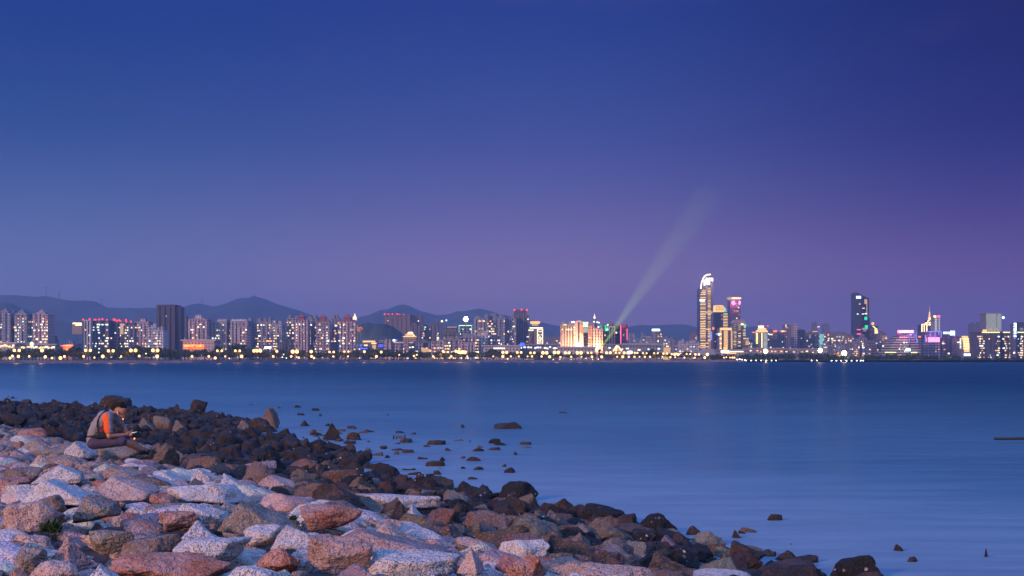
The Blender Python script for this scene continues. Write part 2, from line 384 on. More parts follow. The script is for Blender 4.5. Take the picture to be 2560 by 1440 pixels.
# ---- rock materials
def rock_mat(name, wet=0., island=False, shells=0., speck=1., tone=.38):
    m, nt, nd, lk, b = new_mat(name)
    g = N(nt, 'ShaderNodeNewGeometry'); oi = N(nt, 'ShaderNodeObjectInfo')
    rnd = g.outputs['Random Per Island'] if island else oi.outputs['Random']
    off = N(nt, 'ShaderNodeVectorMath', operation='ADD'); lk.new(g.outputs['Position'], off.inputs[0])
    cb = N(nt, 'ShaderNodeCombineXYZ')
    lk.new(math_n(nt, 'MULTIPLY', rnd, 60.), cb.inputs[0]); lk.new(math_n(nt, 'MULTIPLY', rnd, 37.), cb.inputs[2]); lk.new(cb.outputs[0], off.inputs[1])
    pos = off.outputs[0]
    if island:
        cr = N(nt, 'ShaderNodeValToRGB'); lk.new(math_n(nt, 'FRACT', math_n(nt, 'MULTIPLY', rnd, 7.3)), cr.inputs[0])
        pal = PAL_WET if wet else PAL_DRY
        while len(cr.color_ramp.elements) < len(pal): cr.color_ramp.elements.new(.5)
        for i, (e, c) in enumerate(zip(cr.color_ramp.elements, pal)): e.position, e.color = i / (len(pal) - 1), (*c, 1)
        base = cr.outputs[0]
    else: base = oi.outputs['Color']
    big = noise_tex(nt, pos, 2.6, 5, .6); mid = noise_tex(nt, pos, 11, 4, .65); sp1 = noise_tex(nt, pos, 58, 2, .6); sp2 = noise_tex(nt, pos, 33, 2, .7)
    if wet:
        c = mix(nt, step(nt, big, .34, .62), base, mix(nt, .65, base, (.007, .006, .006)))
        c = mix(nt, math_n(nt, 'MULTIPLY', step(nt, mid, .54, .68), .35), c, (.055, .034, .018))
        c = mix(nt, math_n(nt, 'MULTIPLY', step(nt, sp1, .58, .66), .35), c, (.12, .10, .09))
    else:
        c = mix(nt, step(nt, big, .36, .62), mix(nt, .25, base, (.2, .1, .07)), mix(nt, tone, base, (.52, .48, .48)))
        c = mix(nt, math_n(nt, 'MULTIPLY', step(nt, mid, .5, .68), .5), c, mix(nt, .55 if tone > .2 else .2, base, (.30, .12, .06)))
        stain = noise_tex(nt, pos, 1.3, 6, .7)
        c = mix(nt, math_n(nt, 'MULTIPLY', step(nt, stain, .55, .70), .55), c, mix(nt, .35, (.07, .05, .04), base))
        vc = N(nt, 'ShaderNodeTexVoronoi', feature='DISTANCE_TO_EDGE'); vc.inputs['Scale'].default_value = 1.9
        wv = N(nt, 'ShaderNodeVectorMath', operation='ADD'); nv = N(nt, 'ShaderNodeTexNoise'); nv.inputs['Scale'].default_value = 5; lk.new(pos, nv.inputs['Vector'])
        sc_ = N(nt, 'ShaderNodeVectorMath', operation='SCALE'); sc_.inputs['Scale'].default_value = .35; lk.new(nv.outputs['Color'], sc_.inputs[0]); lk.new(pos, wv.inputs[0]); lk.new(sc_.outputs[0], wv.inputs[1]); lk.new(wv.outputs[0], vc.inputs['Vector'])
        crack = math_n(nt, 'MULTIPLY', step(nt, vc.outputs['Distance'], .022, .006), step(nt, stain, .46, .60))
        c = mix(nt, math_n(nt, 'MULTIPLY', crack, .5), c, (.03, .022, .02))
        grain = math_n(nt, 'ADD', math_n(nt, 'MULTIPLY', step(nt, math_n(nt, 'FRACT', math_n(nt, 'MULTIPLY', rnd, 13.7)), .2, .8), .75), .3)
        c = mix(nt, math_n(nt, 'MULTIPLY', math_n(nt, 'MULTIPLY', step(nt, sp1, .54, .62), .72 * speck), grain), c, (.045, .04, .045))
        c = mix(nt, math_n(nt, 'MULTIPLY', step(nt, sp2, .60, .68), .55 * speck), c, (.66, .60, .58))
    rgh = .72
    b.inputs['Specular IOR Level'].default_value = .3 if wet else .25
    if wet: rgh = .5
    b.inputs['Roughness'].default_value = rgh
    if shells:
        v = N(nt, 'ShaderNodeTexVoronoi'); v.inputs['Scale'].default_value = 13; lk.new(g.outputs['Position'], v.inputs['Vector'])
        vs_ = N(nt, 'ShaderNodeSeparateColor'); lk.new(v.outputs['Color'], vs_.inputs[0])
        patch = step(nt, noise_tex(nt, pos, 1.7, 2), .5, .6)
        dot = math_n(nt, 'MULTIPLY', math_n(nt, 'MULTIPLY', step(nt, v.outputs['Distance'], .42, .30), math_n(nt, 'GREATER_THAN', vs_.outputs[0], 1 - shells)), patch)
        c = mix(nt, dot, c, (.55, .50, .44))
    lk.new(c, b.inputs['Base Color'])
    n1 = bump(nt, mid, 1., .09)
    n2 = bump(nt, sp2, 1., .03, n1)
    lk.new(n2, b.inputs['Normal'])
    return m
PAL_DRY = [(.40, .31, .29), (.33, .19, .15), (.44, .39, .38), (.27, .15, .12), (.38, .27, .24), (.22, .17, .15)]
PAL_WET = [(.034, .025, .019), (.062, .04, .028), (.02, .017, .015), (.085, .058, .042), (.04, .029, .021)]
ROCK = {'dry': rock_mat('granite'), 'wet': rock_mat('wet_stone', wet=1.), 'damp': rock_mat('damp_stone', speck=.7, tone=.10), 'shell': rock_mat('barnacled_stone', wet=1., shells=.30),
        'dry_fill': rock_mat('granite_rubble', island=True), 'wet_fill': rock_mat('wet_rubble', wet=1., island=True, shells=.05)}
CLR = {'pale': (.76, .72, .71), 'pink': (.64, .42, .35), 'rust': (.54, .17, .085), 'mauve': (.44, .27, .25), 'brown': (.16, .10, .075), 'olive': (.26, .22, .165), 'grey': (.20, .19, .185), 'red': (.44, .17, .12),
       'dark': (.064, .043, .030), 'black': (.018, .015, .013), 'umber': (.095, .058, .042), 'slate': (.19, .17, .15), 'tan': (.17, .11, .07)}
placed = []          # (x, y, radius) of what lies on the ground already
def put_rock(name, cat, label, group, X, Y, zc, half, rot, shape, mat, col, sub=4):
    o = link(name, rock_mesh(shape[1], shape[0], mat, sub, .045 if mat is ROCK['dry'] else .06), None, (X, Y, zc), half, rot)
    o.color = (*col, 1)
    return tag(o, label, cat, group)

# notable rocks: photograph box (x0, y0, x1, y1), shape, colour, label; y1 = where it meets what is in front of it
DRYN = [
 (178, 1240, 292, 1314, 'slab', 3, 'olive', 'large dark olive boulder with a shadowed brown front, lower left of the stone bank'),
 (212, 1190, 385, 1248, 'wedge', 5, 'pink', 'broad pinkish ridge-shaped rock in the middle of the left stone bank'),
 (428, 1343, 606, 1408, 'round', 4, 'pale', 'big smooth pale speckled boulder near the bottom of the stone bank'),
 (545, 1256, 748, 1332, 'wedge', 8, 'olive', 'long olive-grey boulder sloping down to the right, below the bank centre'),
 (768, 1335, 925, 1424, 'block', 6, 'mauve', 'bulky mauve boulder with a rounded top at the bottom of the bank'),
 (745, 1262, 905, 1330, 'round', 2, 'red', 'rust-red speckled boulder with a dark brown flank beside the crest'),
 (262, 1380, 565, 1436, 'round', 7, 'rust', 'wide flat orange-red rock at the bottom edge of the stone bank'),
 (880, 1234, 1098, 1288, 'slab', 9, 'pale', 'long pale flat slab with a dark underside along the crest'),
 (918, 1376, 1148, 1422, 'slab', 11, 'pale', 'flat whitish slab pointed at its left end near the bottom edge'),
 (1268, 1386, 1372, 1446, 'block', 12, 'rust', 'rusty brown upright rock at the bottom edge of the stone bank'),
 (1432, 1362, 1604, 1434, 'block', 14, 'brown', 'dark speckled boulder with a pale cap near the dark wet rocks'),
 (1140, 1368, 1208, 1436, 'pyramid', 4, 'pink', 'upright pink pointed rock at the bottom edge of the bank'),
 (1226, 1346, 1374, 1388, 'slab', 5, 'pale', 'pale flat slab half under a rusty rock by the wet stones'),
 (825, 1322, 1128, 1382, 'wedge', 15, 'mauve', 'very long smooth mauve slab tilted down to the right'),
 (28, 1366, 118, 1424, 'block', 8, 'slate', 'dark slate rock among pink ones at the lower left edge'),
 (108, 1344, 220, 1420, 'pyramid', 9, 'mauve', 'mauve pyramid-shaped rock at the lower left of the bank'),
 (88, 1236, 168, 1286, 'round', 6, 'brown', 'dark brown rounded rock on pale stones at the left'),
 (232, 1110, 372, 1150, 'slab', 17, 'olive', 'long flat grey rock on which the person sits'),
 (160, 1102, 236, 1146, 'wedge', 12, 'pale', 'pale pinkish block just behind the seated person'),
 (36, 1072, 114, 1094, 'slab', 19, 'rust', 'flat rust-red rock on the pale stones left of the person'),
 (0, 1254, 130, 1330, 'slab', 21, 'pink', 'long tan-pink rock running down to the right at the left edge'),
 (44, 1262, 158, 1318, 'round', 9, 'mauve', 'dark mauve rounded boulder with a green tuft beside it'),
 (386, 1276, 495, 1328, 'block', 17, 'red', 'dark red rough boulder in front of a pale pointed stone'),
 (440, 1256, 572, 1312, 'wedge', 16, 'pale', 'pale bluish-white pointed rock in the middle of the bank'),
 (374, 1232, 440, 1260, 'round', 11, 'red', 'small bright red-orange rock wedged between pale boulders'),
 (60, 1196, 240, 1260, 'wedge', 20, 'pale', 'large pale lilac boulder sloping right at the left of the bank'),
 (80, 1162, 205, 1208, 'wedge', 22, 'pale', 'pale white-topped slab with a steep right end, left part'),
 (0, 1168, 98, 1200, 'round', 13, 'brown', 'long brown rounded rock lying at the left edge'),
 (410, 1208, 620, 1250, 'slab', 23, 'pale', 'long pale speckled slab in the upper middle of the bank'),
 (604, 1154, 690, 1192, 'round', 15, 'mauve', 'mauve egg-shaped boulder at the border of the dark rocks'),
 (476, 1170, 556, 1204, 'wedge', 24, 'pale', 'pale stone with a brown rounded side near the bank middle'),
 (640, 1188, 735, 1226, 'wedge', 26, 'pink', 'orange-pink triangular rock right at the crest'),
 (606, 1312, 700, 1358, 'round', 18, 'pale', 'grey-lilac rounded rock beside the long olive boulder'),
 (674, 1312, 822, 1368, 'wedge', 28, 'pale', 'large pale lilac boulder with a pointed left end'),
 (1000, 1262, 1060, 1312, 'pyramid', 13, 'pale', 'small pale pyramid-shaped rock at the crest'),
 (640, 1368, 740, 1412, 'round', 20, 'rust', 'orange-brown rock in front of the long pale boulder'),
 (216, 1324, 330, 1380, 'block', 21, 'olive', 'greyish block with vertical streaks at the lower left'),
 (300, 1336, 446, 1382, 'slab', 27, 'brown', 'brown curved rock between pale stones at the lower left'),
 (190, 1412, 330, 1452, 'wedge', 30, 'pale', 'pale blue-grey stone with a tan tip at the bottom edge'),
 (560, 1412, 700, 1452, 'round', 23, 'pale', 'blue-grey speckled stone at the bottom edge'),
 (60, 1400, 190, 1450, 'round', 26, 'pink', 'pinkish rounded rock near the bottom left corner'),
 (1715, 1424, 1890, 1462, 'round', 29, 'pale', 'pale-topped rock cut by the bottom edge, nearest the water'),
 (336, 1112, 400, 1140, 'wedge', 33, 'pale', 'pale bluish rock hiding the foot of the seated person'),
 (1445, 1414, 1640, 1462, 'slab', 31, 'pink', 'long pinkish ridge of rock cut by the bottom edge'),
]
WETN = [
 (240, 988, 326, 1024, 'slab', 41, 'dark', 'shell', 'big dark flat-topped boulder beyond the seated person against the water'),
 (474, 998, 517, 1032, 'block', 42, 'dark', 'wet', 'dark block-shaped boulder perched on the far edge of the rocks'),
 (426, 1009, 452, 1036, 'pyramid', 43, 'dark', 'wet', 'small dark pointed rock standing up behind the person'),
 (645, 1019, 696, 1072, 'wedge', 44, 'brown', 'damp', 'reddish-brown upright boulder topping the stack at the water'),
 (624, 1043, 676, 1078, 'block', 45, 'umber', 'wet', 'brown square boulder in the stack beneath the reddish one'),
 (800, 1058, 858, 1099, 'pyramid', 46, 'dark', 'wet', 'large dark pyramid-shaped boulder standing in the shallow water'),
 (867, 1080, 900, 1100, 'round', 47, 'dark', 'wet', 'dark domed rock right beside the pyramid-shaped boulder'),
 (344, 1044, 392, 1076, 'wedge', 48, 'slate', 'damp', 'grey wedge-shaped rock right of the person, nearest him'),
 (382, 1039, 428, 1074, 'block', 49, 'slate', 'damp', 'grey-brown blocky rock, second of three right of the person'),
 (426, 1049, 468, 1078, 'wedge', 50, 'slate', 'damp', 'pale grey-faced rock, third of three right of the person'),
 (588, 1049, 630, 1080, 'pyramid', 51, 'slate', 'damp', 'grey pointed rock left of the boulder stack'),
 (930, 1165, 1000, 1200, 'round', 52, 'black', 'shell', 'black barnacled boulder at the waterline, its top dotted white'),
 (1036, 1184, 1086, 1218, 'round', 53, 'black', 'shell', 'smaller black barnacled boulder at the waterline with tan shells'),
 (1246, 1202, 1346, 1254, 'round', 54, 'black', 'shell', 'large black boulder dotted with white shells at the waterline'),
 (1440, 1258, 1564, 1312, 'round', 55, 'black', 'shell', 'broad black rounded boulder hanging over the water'),
 (1590, 1282, 1694, 1336, 'block', 56, 'black', 'shell', 'blocky black shell-crusted boulder at the water'),
 (1716, 1313, 1756, 1338, 'block', 57, 'umber', 'wet', 'small mauve-brown block at the water beyond the shell-crusted boulder'),
 (2084, 1386, 2206, 1446, 'round', 58, 'black', 'shell', 'big black boulder with white shells standing alone in the water'),
 (1914, 1285, 1956, 1302, 'slab', 59, 'dark', 'wet', 'low dark rock alone in the open water'),
 (1826, 1325, 1874, 1346, 'wedge', 60, 'dark', 'wet', 'dark wedge-shaped rock just off the stone bank'),
 (1894, 1374, 1942, 1392, 'slab', 61, 'dark', 'wet', 'long dark rock just off the lower end of the bank'),
 (2228, 1361, 2274, 1380, 'wedge', 62, 'dark', 'wet', 'dark pointed rock beyond the big shell-dotted boulder'),
 (2266, 1391, 2304, 1406, 'round', 63, 'dark', 'wet', 'low rounded rock right of the shell-dotted boulder'),
 (2459, 1370, 2482, 1394, 'pyramid', 64, 'dark', 'wet', 'small dark upright rock in the water at the far right'),
 (1260, 1168, 1288, 1183, 'round', 65, 'dark', 'wet', 'small lone dark rock in the water before the waterline boulders'),
 (1236, 1056, 1304, 1073, 'slab', 66, 'dark', 'wet', 'long flat dark rock far out in the water'),
 (1144, 1060, 1168, 1070, 'wedge', 67, 'dark', 'wet', 'small dark wedge of rock left of the long flat one'),
 (1176, 1119, 1212, 1129, 'slab', 68, 'dark', 'wet', 'low flat rock in the middle of the shallow water'),
 (1064, 1101, 1116, 1113, 'slab', 69, 'dark', 'wet', 'low dark pair-humped rock beyond the two stakes'),
 (1394, 1029, 1420, 1033, 'slab', 70, 'dark', 'wet', 'thin dark rock farthest out in the water'),
 (1296, 1104, 1330, 1112, 'slab', 71, 'dark', 'wet', 'thin flat rock right of the shallow water rocks'),
 (742, 1050, 780, 1066, 'pyramid', 72, 'dark', 'wet', 'flat dark rock with a knob in the water beyond the stack'),
 (796, 1033, 812, 1041, 'wedge', 73, 'dark', 'wet', 'tiny dark rock beyond the pyramid-shaped boulder'),
 (1880, 1403, 2056, 1450, 'slab', 74, 'umber', 'wet', 'long brown rounded slab at the lower end of the bank by the water'),
 (1786, 1383, 1846, 1430, 'pyramid', 75, 'brown', 'damp', 'brown speckled pyramid-shaped rock near the lower end of the bank'),
 (800, 1172, 905, 1222, 'slab', 76, 'umber', 'damp', 'dark grey rounded slab just below the crest'),
 (700, 1188, 800, 1222, 'block', 77, 'dark', 'wet', 'dark squarish boulder between pink stones and wet rocks'),
 (895, 1190, 955, 1226, 'block', 78, 'slate', 'damp', 'grey-brown angular rock below the black barnacled boulder'),
 (1470, 1310, 1640, 1352, 'round', 79, 'umber', 'damp', 'long smooth brown boulder beneath the black ones at the water'),
 (1340, 1282, 1440, 1326, 'round', 80, 'umber', 'damp', 'speckled brown boulder above the pale rocks'),
 (1500, 1346, 1620, 1386, 'wedge', 81, 'tan', 'damp', 'long rock with a tan left face among the wet stones'),
 (1210, 1286, 1340, 1326, 'slab', 82, 'brown', 'damp', 'dark speckled slab with a lighter rim below the crest'),
]
r_ = random.Random(5)
for x0, y0, x1, y1, shp, sd_, cl, lab in DRYN:
    X, Y = ground_at((x0 + x1) / 2, y1 - (y1 - y0) * .12, .12)
    hx = (x1 - x0) / F * Y / 2 * 1.03
    vis = (y1 - y0) / F * Y
    hy = max(.16, hx * r_.uniform(.62, .85)); top = zm(y0, Y + hy * .35)
    hz = max(.11, vis * .50, hx * .24)
    put_rock('granite_rock', 'rock', lab, None, X, Y + hy * .45, top - hz, (hx, hy, hz), (r_.uniform(-.06, .06), r_.uniform(-.05, .05), r_.uniform(-.2, .2)), (shp, sd_), ROCK['dry'], CLR[cl], 5)
    placed.append((X, Y + hy * .45, hx * .92, hy * .92))
for x0, y0, x1, y1, shp, sd_, cl, mt, lab in WETN:
    X, Y = ground_at((x0 + x1) / 2, y1 - .5, .0)
    hx = (x1 - x0) / F * Y / 2 * 1.04
    hy = max(.08, hx * r_.uniform(.55, .8))
    top = zm(y0, Y + hy * .5); bot = max(zt(X, Y), -.25) - .12
    hz = max(.06, (top - bot) / 2)
    put_rock('wet_rock', 'rock', lab, None, X, Y + hy * .6, top - hz, (hx, hy, hz), (0, r_.uniform(-.05, .05), r_.uniform(-.2, .2)), (shp, sd_), ROCK[mt], CLR[cl], 4)
    placed.append((X, Y + hy * .6, hx * .85, hy * .85))

# fill: darts by falling size
def px_of(X, Y, Z): return 1280 + F * X / Y, HZ - F * (Z - CAMZ) / Y
cells = {}
def near(X, Y, rad):
    c = (int(X // 1.5), int(Y // 1.5)); k = 1 + int(rad // 1.5)
    for i in range(c[0] - k, c[0] + k + 1):
        for j in range(c[1] - k, c[1] + k + 1): yield from cells.get((i, j), ())
def add_cell(X, Y, a, b): cells.setdefault((int(X // 1.5), int(Y // 1.5)), []).append((X, Y, a, b))
for p in placed: add_cell(*p)
SHP = ['wedge', 'wedge', 'block', 'round', 'wedge', 'slab', 'pyramid', 'block', 'round']
fill = []
def scatter(n, a_rng, srng, drng, kind, seed, sep_, flat=(.42, .7), keep=None):
    r = random.Random(seed)
    for _ in range(n):
        s, d0 = r.uniform(*srng), r.uniform(*drng)
        X, Y = xy(s, d0)
        if Y < 8.6: continue
        z = zt(X, Y); px, py = px_of(X, Y, max(z, 0) + .1)
        if not (-90 < px < 2640 and py < 1500): continue
        if keep and not keep(s, d0, px, py, r): continue
        a = r.uniform(*a_rng); b = a * r.uniform(.5, .85)
        g_ = (a * b) ** .5
        if any(((X - q[0]) / (a * sep_ + q[2] * .92)) ** 2 + ((Y - q[1]) / (b * sep_ + q[3] * .92)) ** 2 < 1 for q in near(X, Y, a + 1.2)): continue
        add_cell(X, Y, a * .9, b * .9)
        fill.append((kind, X, Y, z, a, b, a * r.uniform(*flat), s, d0, px, py, a / Y * F))
scatter(6000, (.23, .42), (-6, 40), (-12, .6), 'dry', 1, .78, (.26, .42))
scatter(12000, (.155, .26), (-6, 40), (-12, .9), 'dry', 2, .76, (.30, .50))
scatter(14000, (.08, .15), (-6, 34), (-11, .9), 'dry', 3, .86)
def wetkeep(s, d0, px, py, r):
    X, Y = xy(s, d0); z = zt(X, Y); e = d0 * 9.2 / WD(s)
    return d0 < WD(s) * 1.02 and (z > -.02 or e > 7 or r.random() < .16)
scatter(6000, (.26, .48), (-6, 26), (.5, 9), 'wet', 4, .84, (.45, .75), wetkeep)
scatter(9000, (.28, .54), (24, 130), (.8, 23), 'wet', 5, .95, (.4, .8), lambda s, d, px, py, r: wetkeep(s, d, px, py, r) and (d * 9.2 / WD(s) > 6.6 or r.random() < .10))
scatter(20000, (.13, .26), (-6, 24), (.6, 10), 'wet', 6, .9, (.5, .85), wetkeep)
scatter(5000, (.26, .46), (22, 62), (.6, 19), 'wet', 11, 1.7, (.5, .8), lambda s, d, px, py, r: wetkeep(s, d, px, py, r) and r.random() < .3)
scatter(9000, (.09, .24), (22, 62), (.6, 19), 'wet', 12, 1.3, (.5, .8), lambda s, d, px, py, r: wetkeep(s, d, px, py, r) and (d * 9.2 / WD(s) > 6.8 or r.random() < .38))
scatter(7000, (.16, .32), (60, 130), (.6, 23), 'wet', 7, 1.15, (.5, .9), wetkeep)
# stones standing in the shallows
scatter(300, (.12, .36), (14, 50), (9, 20), 'sea', 8, 1.3, (.5, .8), lambda s, d, px, py, r: 690 < px < 1330 and py > 1070 and r.random() < 1.25 - (px - 690) / 620)
scatter(200, (.10, .26), (-2, 12), (6.5, 12), 'sea', 9, 1.4, (.4, .7), lambda s, d, px, py, r: 1690 < px < 2020 and py > 1315)
scatter(60, (.2, .4), (45, 120), (12, 27), 'sea', 10, 1.4, (.3, .5), lambda s, d, px, py, r: d > WD(s) and (620 < px < 1000 or px < 60) and py < 1070)
fill.sort(key=lambda q: -q[11])
GROUPN = {}
ndry = nwet = nsea = 0
LD = [('pale', .50), ('pink', .28), ('mauve', .07), ('rust', .06), ('olive', .05), ('brown', .04)]
LW = [('umber', .24), ('dark', .32), ('slate', .2), ('tan', .1), ('black', .14)]
ADJ = {'pale': 'pale speckled', 'pink': 'pinkish', 'mauve': 'mauve-grey', 'rust': 'rusty orange', 'olive': 'olive-grey', 'brown': 'brown', 'umber': 'dark brown', 'dark': 'near-black', 'slate': 'slate-grey', 'tan': 'tan-tinged dark', 'black': 'shell-dotted black'}
def pick(tab, r):
    t = r.random()
    for k, w in tab:
        t -= w
        if t < 0: return k
    return tab[0][0]
rest = {'dry': [], 'wet': []}
r_ = random.Random(21)
for kind, X, Y, z, a, b, c, s, d0, px, py, spx in fill:
    rot = (r_.gauss(0, .13), r_.gauss(.12, .17), r_.gauss(0, .5))
    shp = r_.choice(SHP); sdn = r_.randrange(5)
    if kind != 'dry':
        rot = (r_.gauss(0, .3), r_.gauss(0, .3), r_.uniform(0, 6.28)); shp = r_.choice(('wedge', 'pyramid', 'block', 'wedge', 'block', 'slab'))
    if kind == 'sea':
        rot = (r_.gauss(0, .12), r_.gauss(0, .12), r_.uniform(0, 6.28)); shp = r_.choice(('slab', 'round', 'block', 'slab'))
    if kind == 'dry':
        if d0 > -.3 and r_.random() < .5 * sstep(d0, -.3, .9): cl = r_.choice(('brown', 'mauve', 'brown', 'olive'))
        else: cl = pick(LD, r_)
        zc = z + c * .28
        if ndry < 256 and a >= .15:
            ndry += 1
            where = ('near the bottom edge' if py > 1330 else 'in the middle rows' if py > 1190 else 'in the far rows') + ' of the stone bank, ' + ('left part' if px < 520 else 'centre' if px < 1000 else 'right part')
            lab = f"{ADJ[cl]} granite rock packed {where}"
            jit = tuple(max(.02, q * r_.uniform(.86, 1.12)) for q in CLR[cl])
            put_rock('granite_rock', 'rock', lab, lab.replace('rock packed', 'rocks'), X, Y, zc, (a, b, c), rot, (shp, 100 + sdn), ROCK['dry'], jit, 5 if spx > 45 else 4)
            continue
        rest['dry'].append((X, Y, zc, a, b, c, rot, shp, sdn, spx))
    else:
        t_ = sstep(d0, .5, 4.5)
        cl = pick(LW, r_) if r_.random() < t_ or kind == 'sea' else r_.choice(('brown', 'umber', 'tan', 'brown'))
        if cl == 'black' and d0 < 4: cl = 'umber'
        zc = max(z, -.2) + c * (.3 if d0 < 2 or s < 24 else .12)
        if kind == 'sea': c = max(c, (-z) * .6 + .08); zc = -c + r_.uniform(.05, .16) * (a / .25) ** .7
        if kind == 'sea' and nsea < 110:
            nsea += 1
            where = 'off the lower end of the bank' if px > 1600 else 'far out beyond the boulder stack' if py < 1070 else 'between the pyramid boulder and the stakes' if px < 985 and py < 1125 else 'in the shallows below the stakes' if px < 1100 else 'in the outer shallows'
            lab = f"small {ADJ[cl]} rock breaking the water {where}"
            put_rock('shallow_water_rock', 'rock', lab, lab.replace(' rock ', ' rocks '), X, Y, zc, (a, b, c), rot, (shp, 120 + sdn), ROCK['wet'], CLR[cl], 4)
            continue
        if kind == 'wet' and nwet < 250:
            nwet += 1
            where = 'at the lower end of the bank' if px > 1500 else 'on the slope below the crest' if px > 900 else 'on the flats beyond the seated person' if py < 1100 else 'on the slope right of the person'
            lab = f"{ADJ[cl]} wet rock {where}"
            jit = tuple(max(.012, q * r_.uniform(.8, 1.2)) for q in CLR[cl])
            put_rock('wet_rock', 'rock', lab, lab.replace(' rock ', ' rocks '), X, Y, zc, (a, b, c), rot, (shp, 120 + sdn), ROCK['shell'] if cl == 'black' else ROCK['damp'] if cl in ('slate', 'tan', 'brown') or (cl == 'umber' and r_.random() < .6) else ROCK['wet'], jit, 5 if spx > 40 else 4)
            continue
        rest['wet'].append((X, Y, zc, a, b, c, rot, shp, sdn, spx))
_low = {}
def merged(name, items, mat, label):
    VV, FF, k = [], [], 0
    for X, Y, zc, a, b, c, rot, shp, sdn, spx in items:
        sub = 3 if spx > 9 else 2
        if (shp, sdn, sub) not in _low: _low[shp, sdn, sub] = rock_shape(140 + sdn, shp, sub, .06)
        P, Fc = _low[shp, sdn, sub]
        R = np.array(Matrix.LocRotScale(None, __import__('mathutils').Euler(rot), None).to_3x3())
        VV.append((P * np.array((a, b, c))) @ R.T + np.array((X, Y, zc))); FF.append(np.array(Fc) + k); k += len(P)
    V_, F_ = np.concatenate(VV), np.concatenate(FF)
    me = bpy.data.meshes.new(name); me.vertices.add(len(V_)); me.vertices.foreach_set('co', V_.ravel())
    me.loops.add(F_.size); me.loops.foreach_set('vertex_index', F_.ravel().astype(np.int32))
    me.polygons.add(len(F_)); me.polygons.foreach_set('loop_start', np.arange(0, F_.size, 3, dtype=np.int32)); me.polygons.foreach_set('loop_total', np.full(len(F_), 3, dtype=np.int32))
    me.materials.append(mat); me.update(); me.validate()
    me.polygons.foreach_set('use_smooth', [True] * len(F_))
    tag(link(name, me), label, kind='stuff')
merged('granite_rubble', rest['dry'], ROCK['dry_fill'], 'small granite rubble filling the gaps between the rocks of the bank')
merged('wet_rubble', rest['wet'], ROCK['wet_fill'], 'dark wet rubble covering the foreshore between the larger rocks')
print('ROCKS dry', ndry, 'wet', nwet, 'sea', nsea, 'rest', len(rest['dry']), len(rest['wet']))

# ---- stakes, log, tufts, red lights
def stake(px, py, hpx, rpx, label):
    X, Y = ground_at(px, py)
    m = MB((X, Y, 0)); h = hpx / F * Y
    m.bar((X, Y, -.4), (X + .02, Y, h), rpx / F * Y, 8, rpx / F * Y * .8)
    return tag(m.build('wooden_stake', plain('old_wood', (.03, .022, .017), .8, nscale=9)), label, 'stake', 'stakes in the shallows')
stake(1011, 1102, 15, 2.0, 'thin dark stake standing tall in the shallow water')
stake(983, 1098, 9, 2.6, 'short stump-like dark stake left of the tall thin stake')
X, Y = ground_at(2486, 1100)
m = MB((X, Y, 0)); m.bar((X, Y, .05), (X + 2.6, Y + .15, .06), .055, 10, .06)
tag(m.build('floating_log', plain('wet_log', (.03, .026, .026), .55, nscale=6)), 'long dark log lying on the water at the right', 'log')
leafm = plain('weed_leaf', (.035, .075, .018), .6, nscale=30)
def tuft(px, py, size, label):
    X, Y = ground_at(px, py, .28); r = random.Random(int(px)); z0 = zm(py, Y) - size * .75
    t = empty('weed_tuft', (X, Y, z0), label, 'plant', 'green tufts between the rocks')
    m = MB((X, Y, z0))
    for _ in range(150):
        a, l = r.uniform(0, 6.3), size * r.uniform(.3, .8)
        q = Vector((math.cos(a) * r.uniform(.2, 1), math.sin(a) * r.uniform(.2, 1), r.uniform(.3, 1))) * l
        w = Vector((-math.sin(a), math.cos(a), 0)) * .016
        p0 = Vector((X, Y, z0)) + Vector((r.uniform(-.5, .5), r.uniform(-.4, .4), r.uniform(0, .3))) * size
        m.poly([tuple(p0 - w), tuple(p0 + w), tuple(p0 + q + w * .4), tuple(p0 + q - w * .4)], [(0, 1, 2, 3)])
    m.build('leaves', leafm, t)
    s_ = MB((X, Y, z0)); s_.bar((X, Y, z0 - .05), (X, Y, z0 + size * .3), .004); s_.build('stem', leafm, t)
tuft(128, 1302, .15, 'green tuft growing beside a dark mauve boulder at the left')
tuft(232, 1196, .045, 'tiny green tuft above the broad pinkish ridge rock')
tuft(733, 1290, .05, 'little green tuft left of the rust-red boulder')
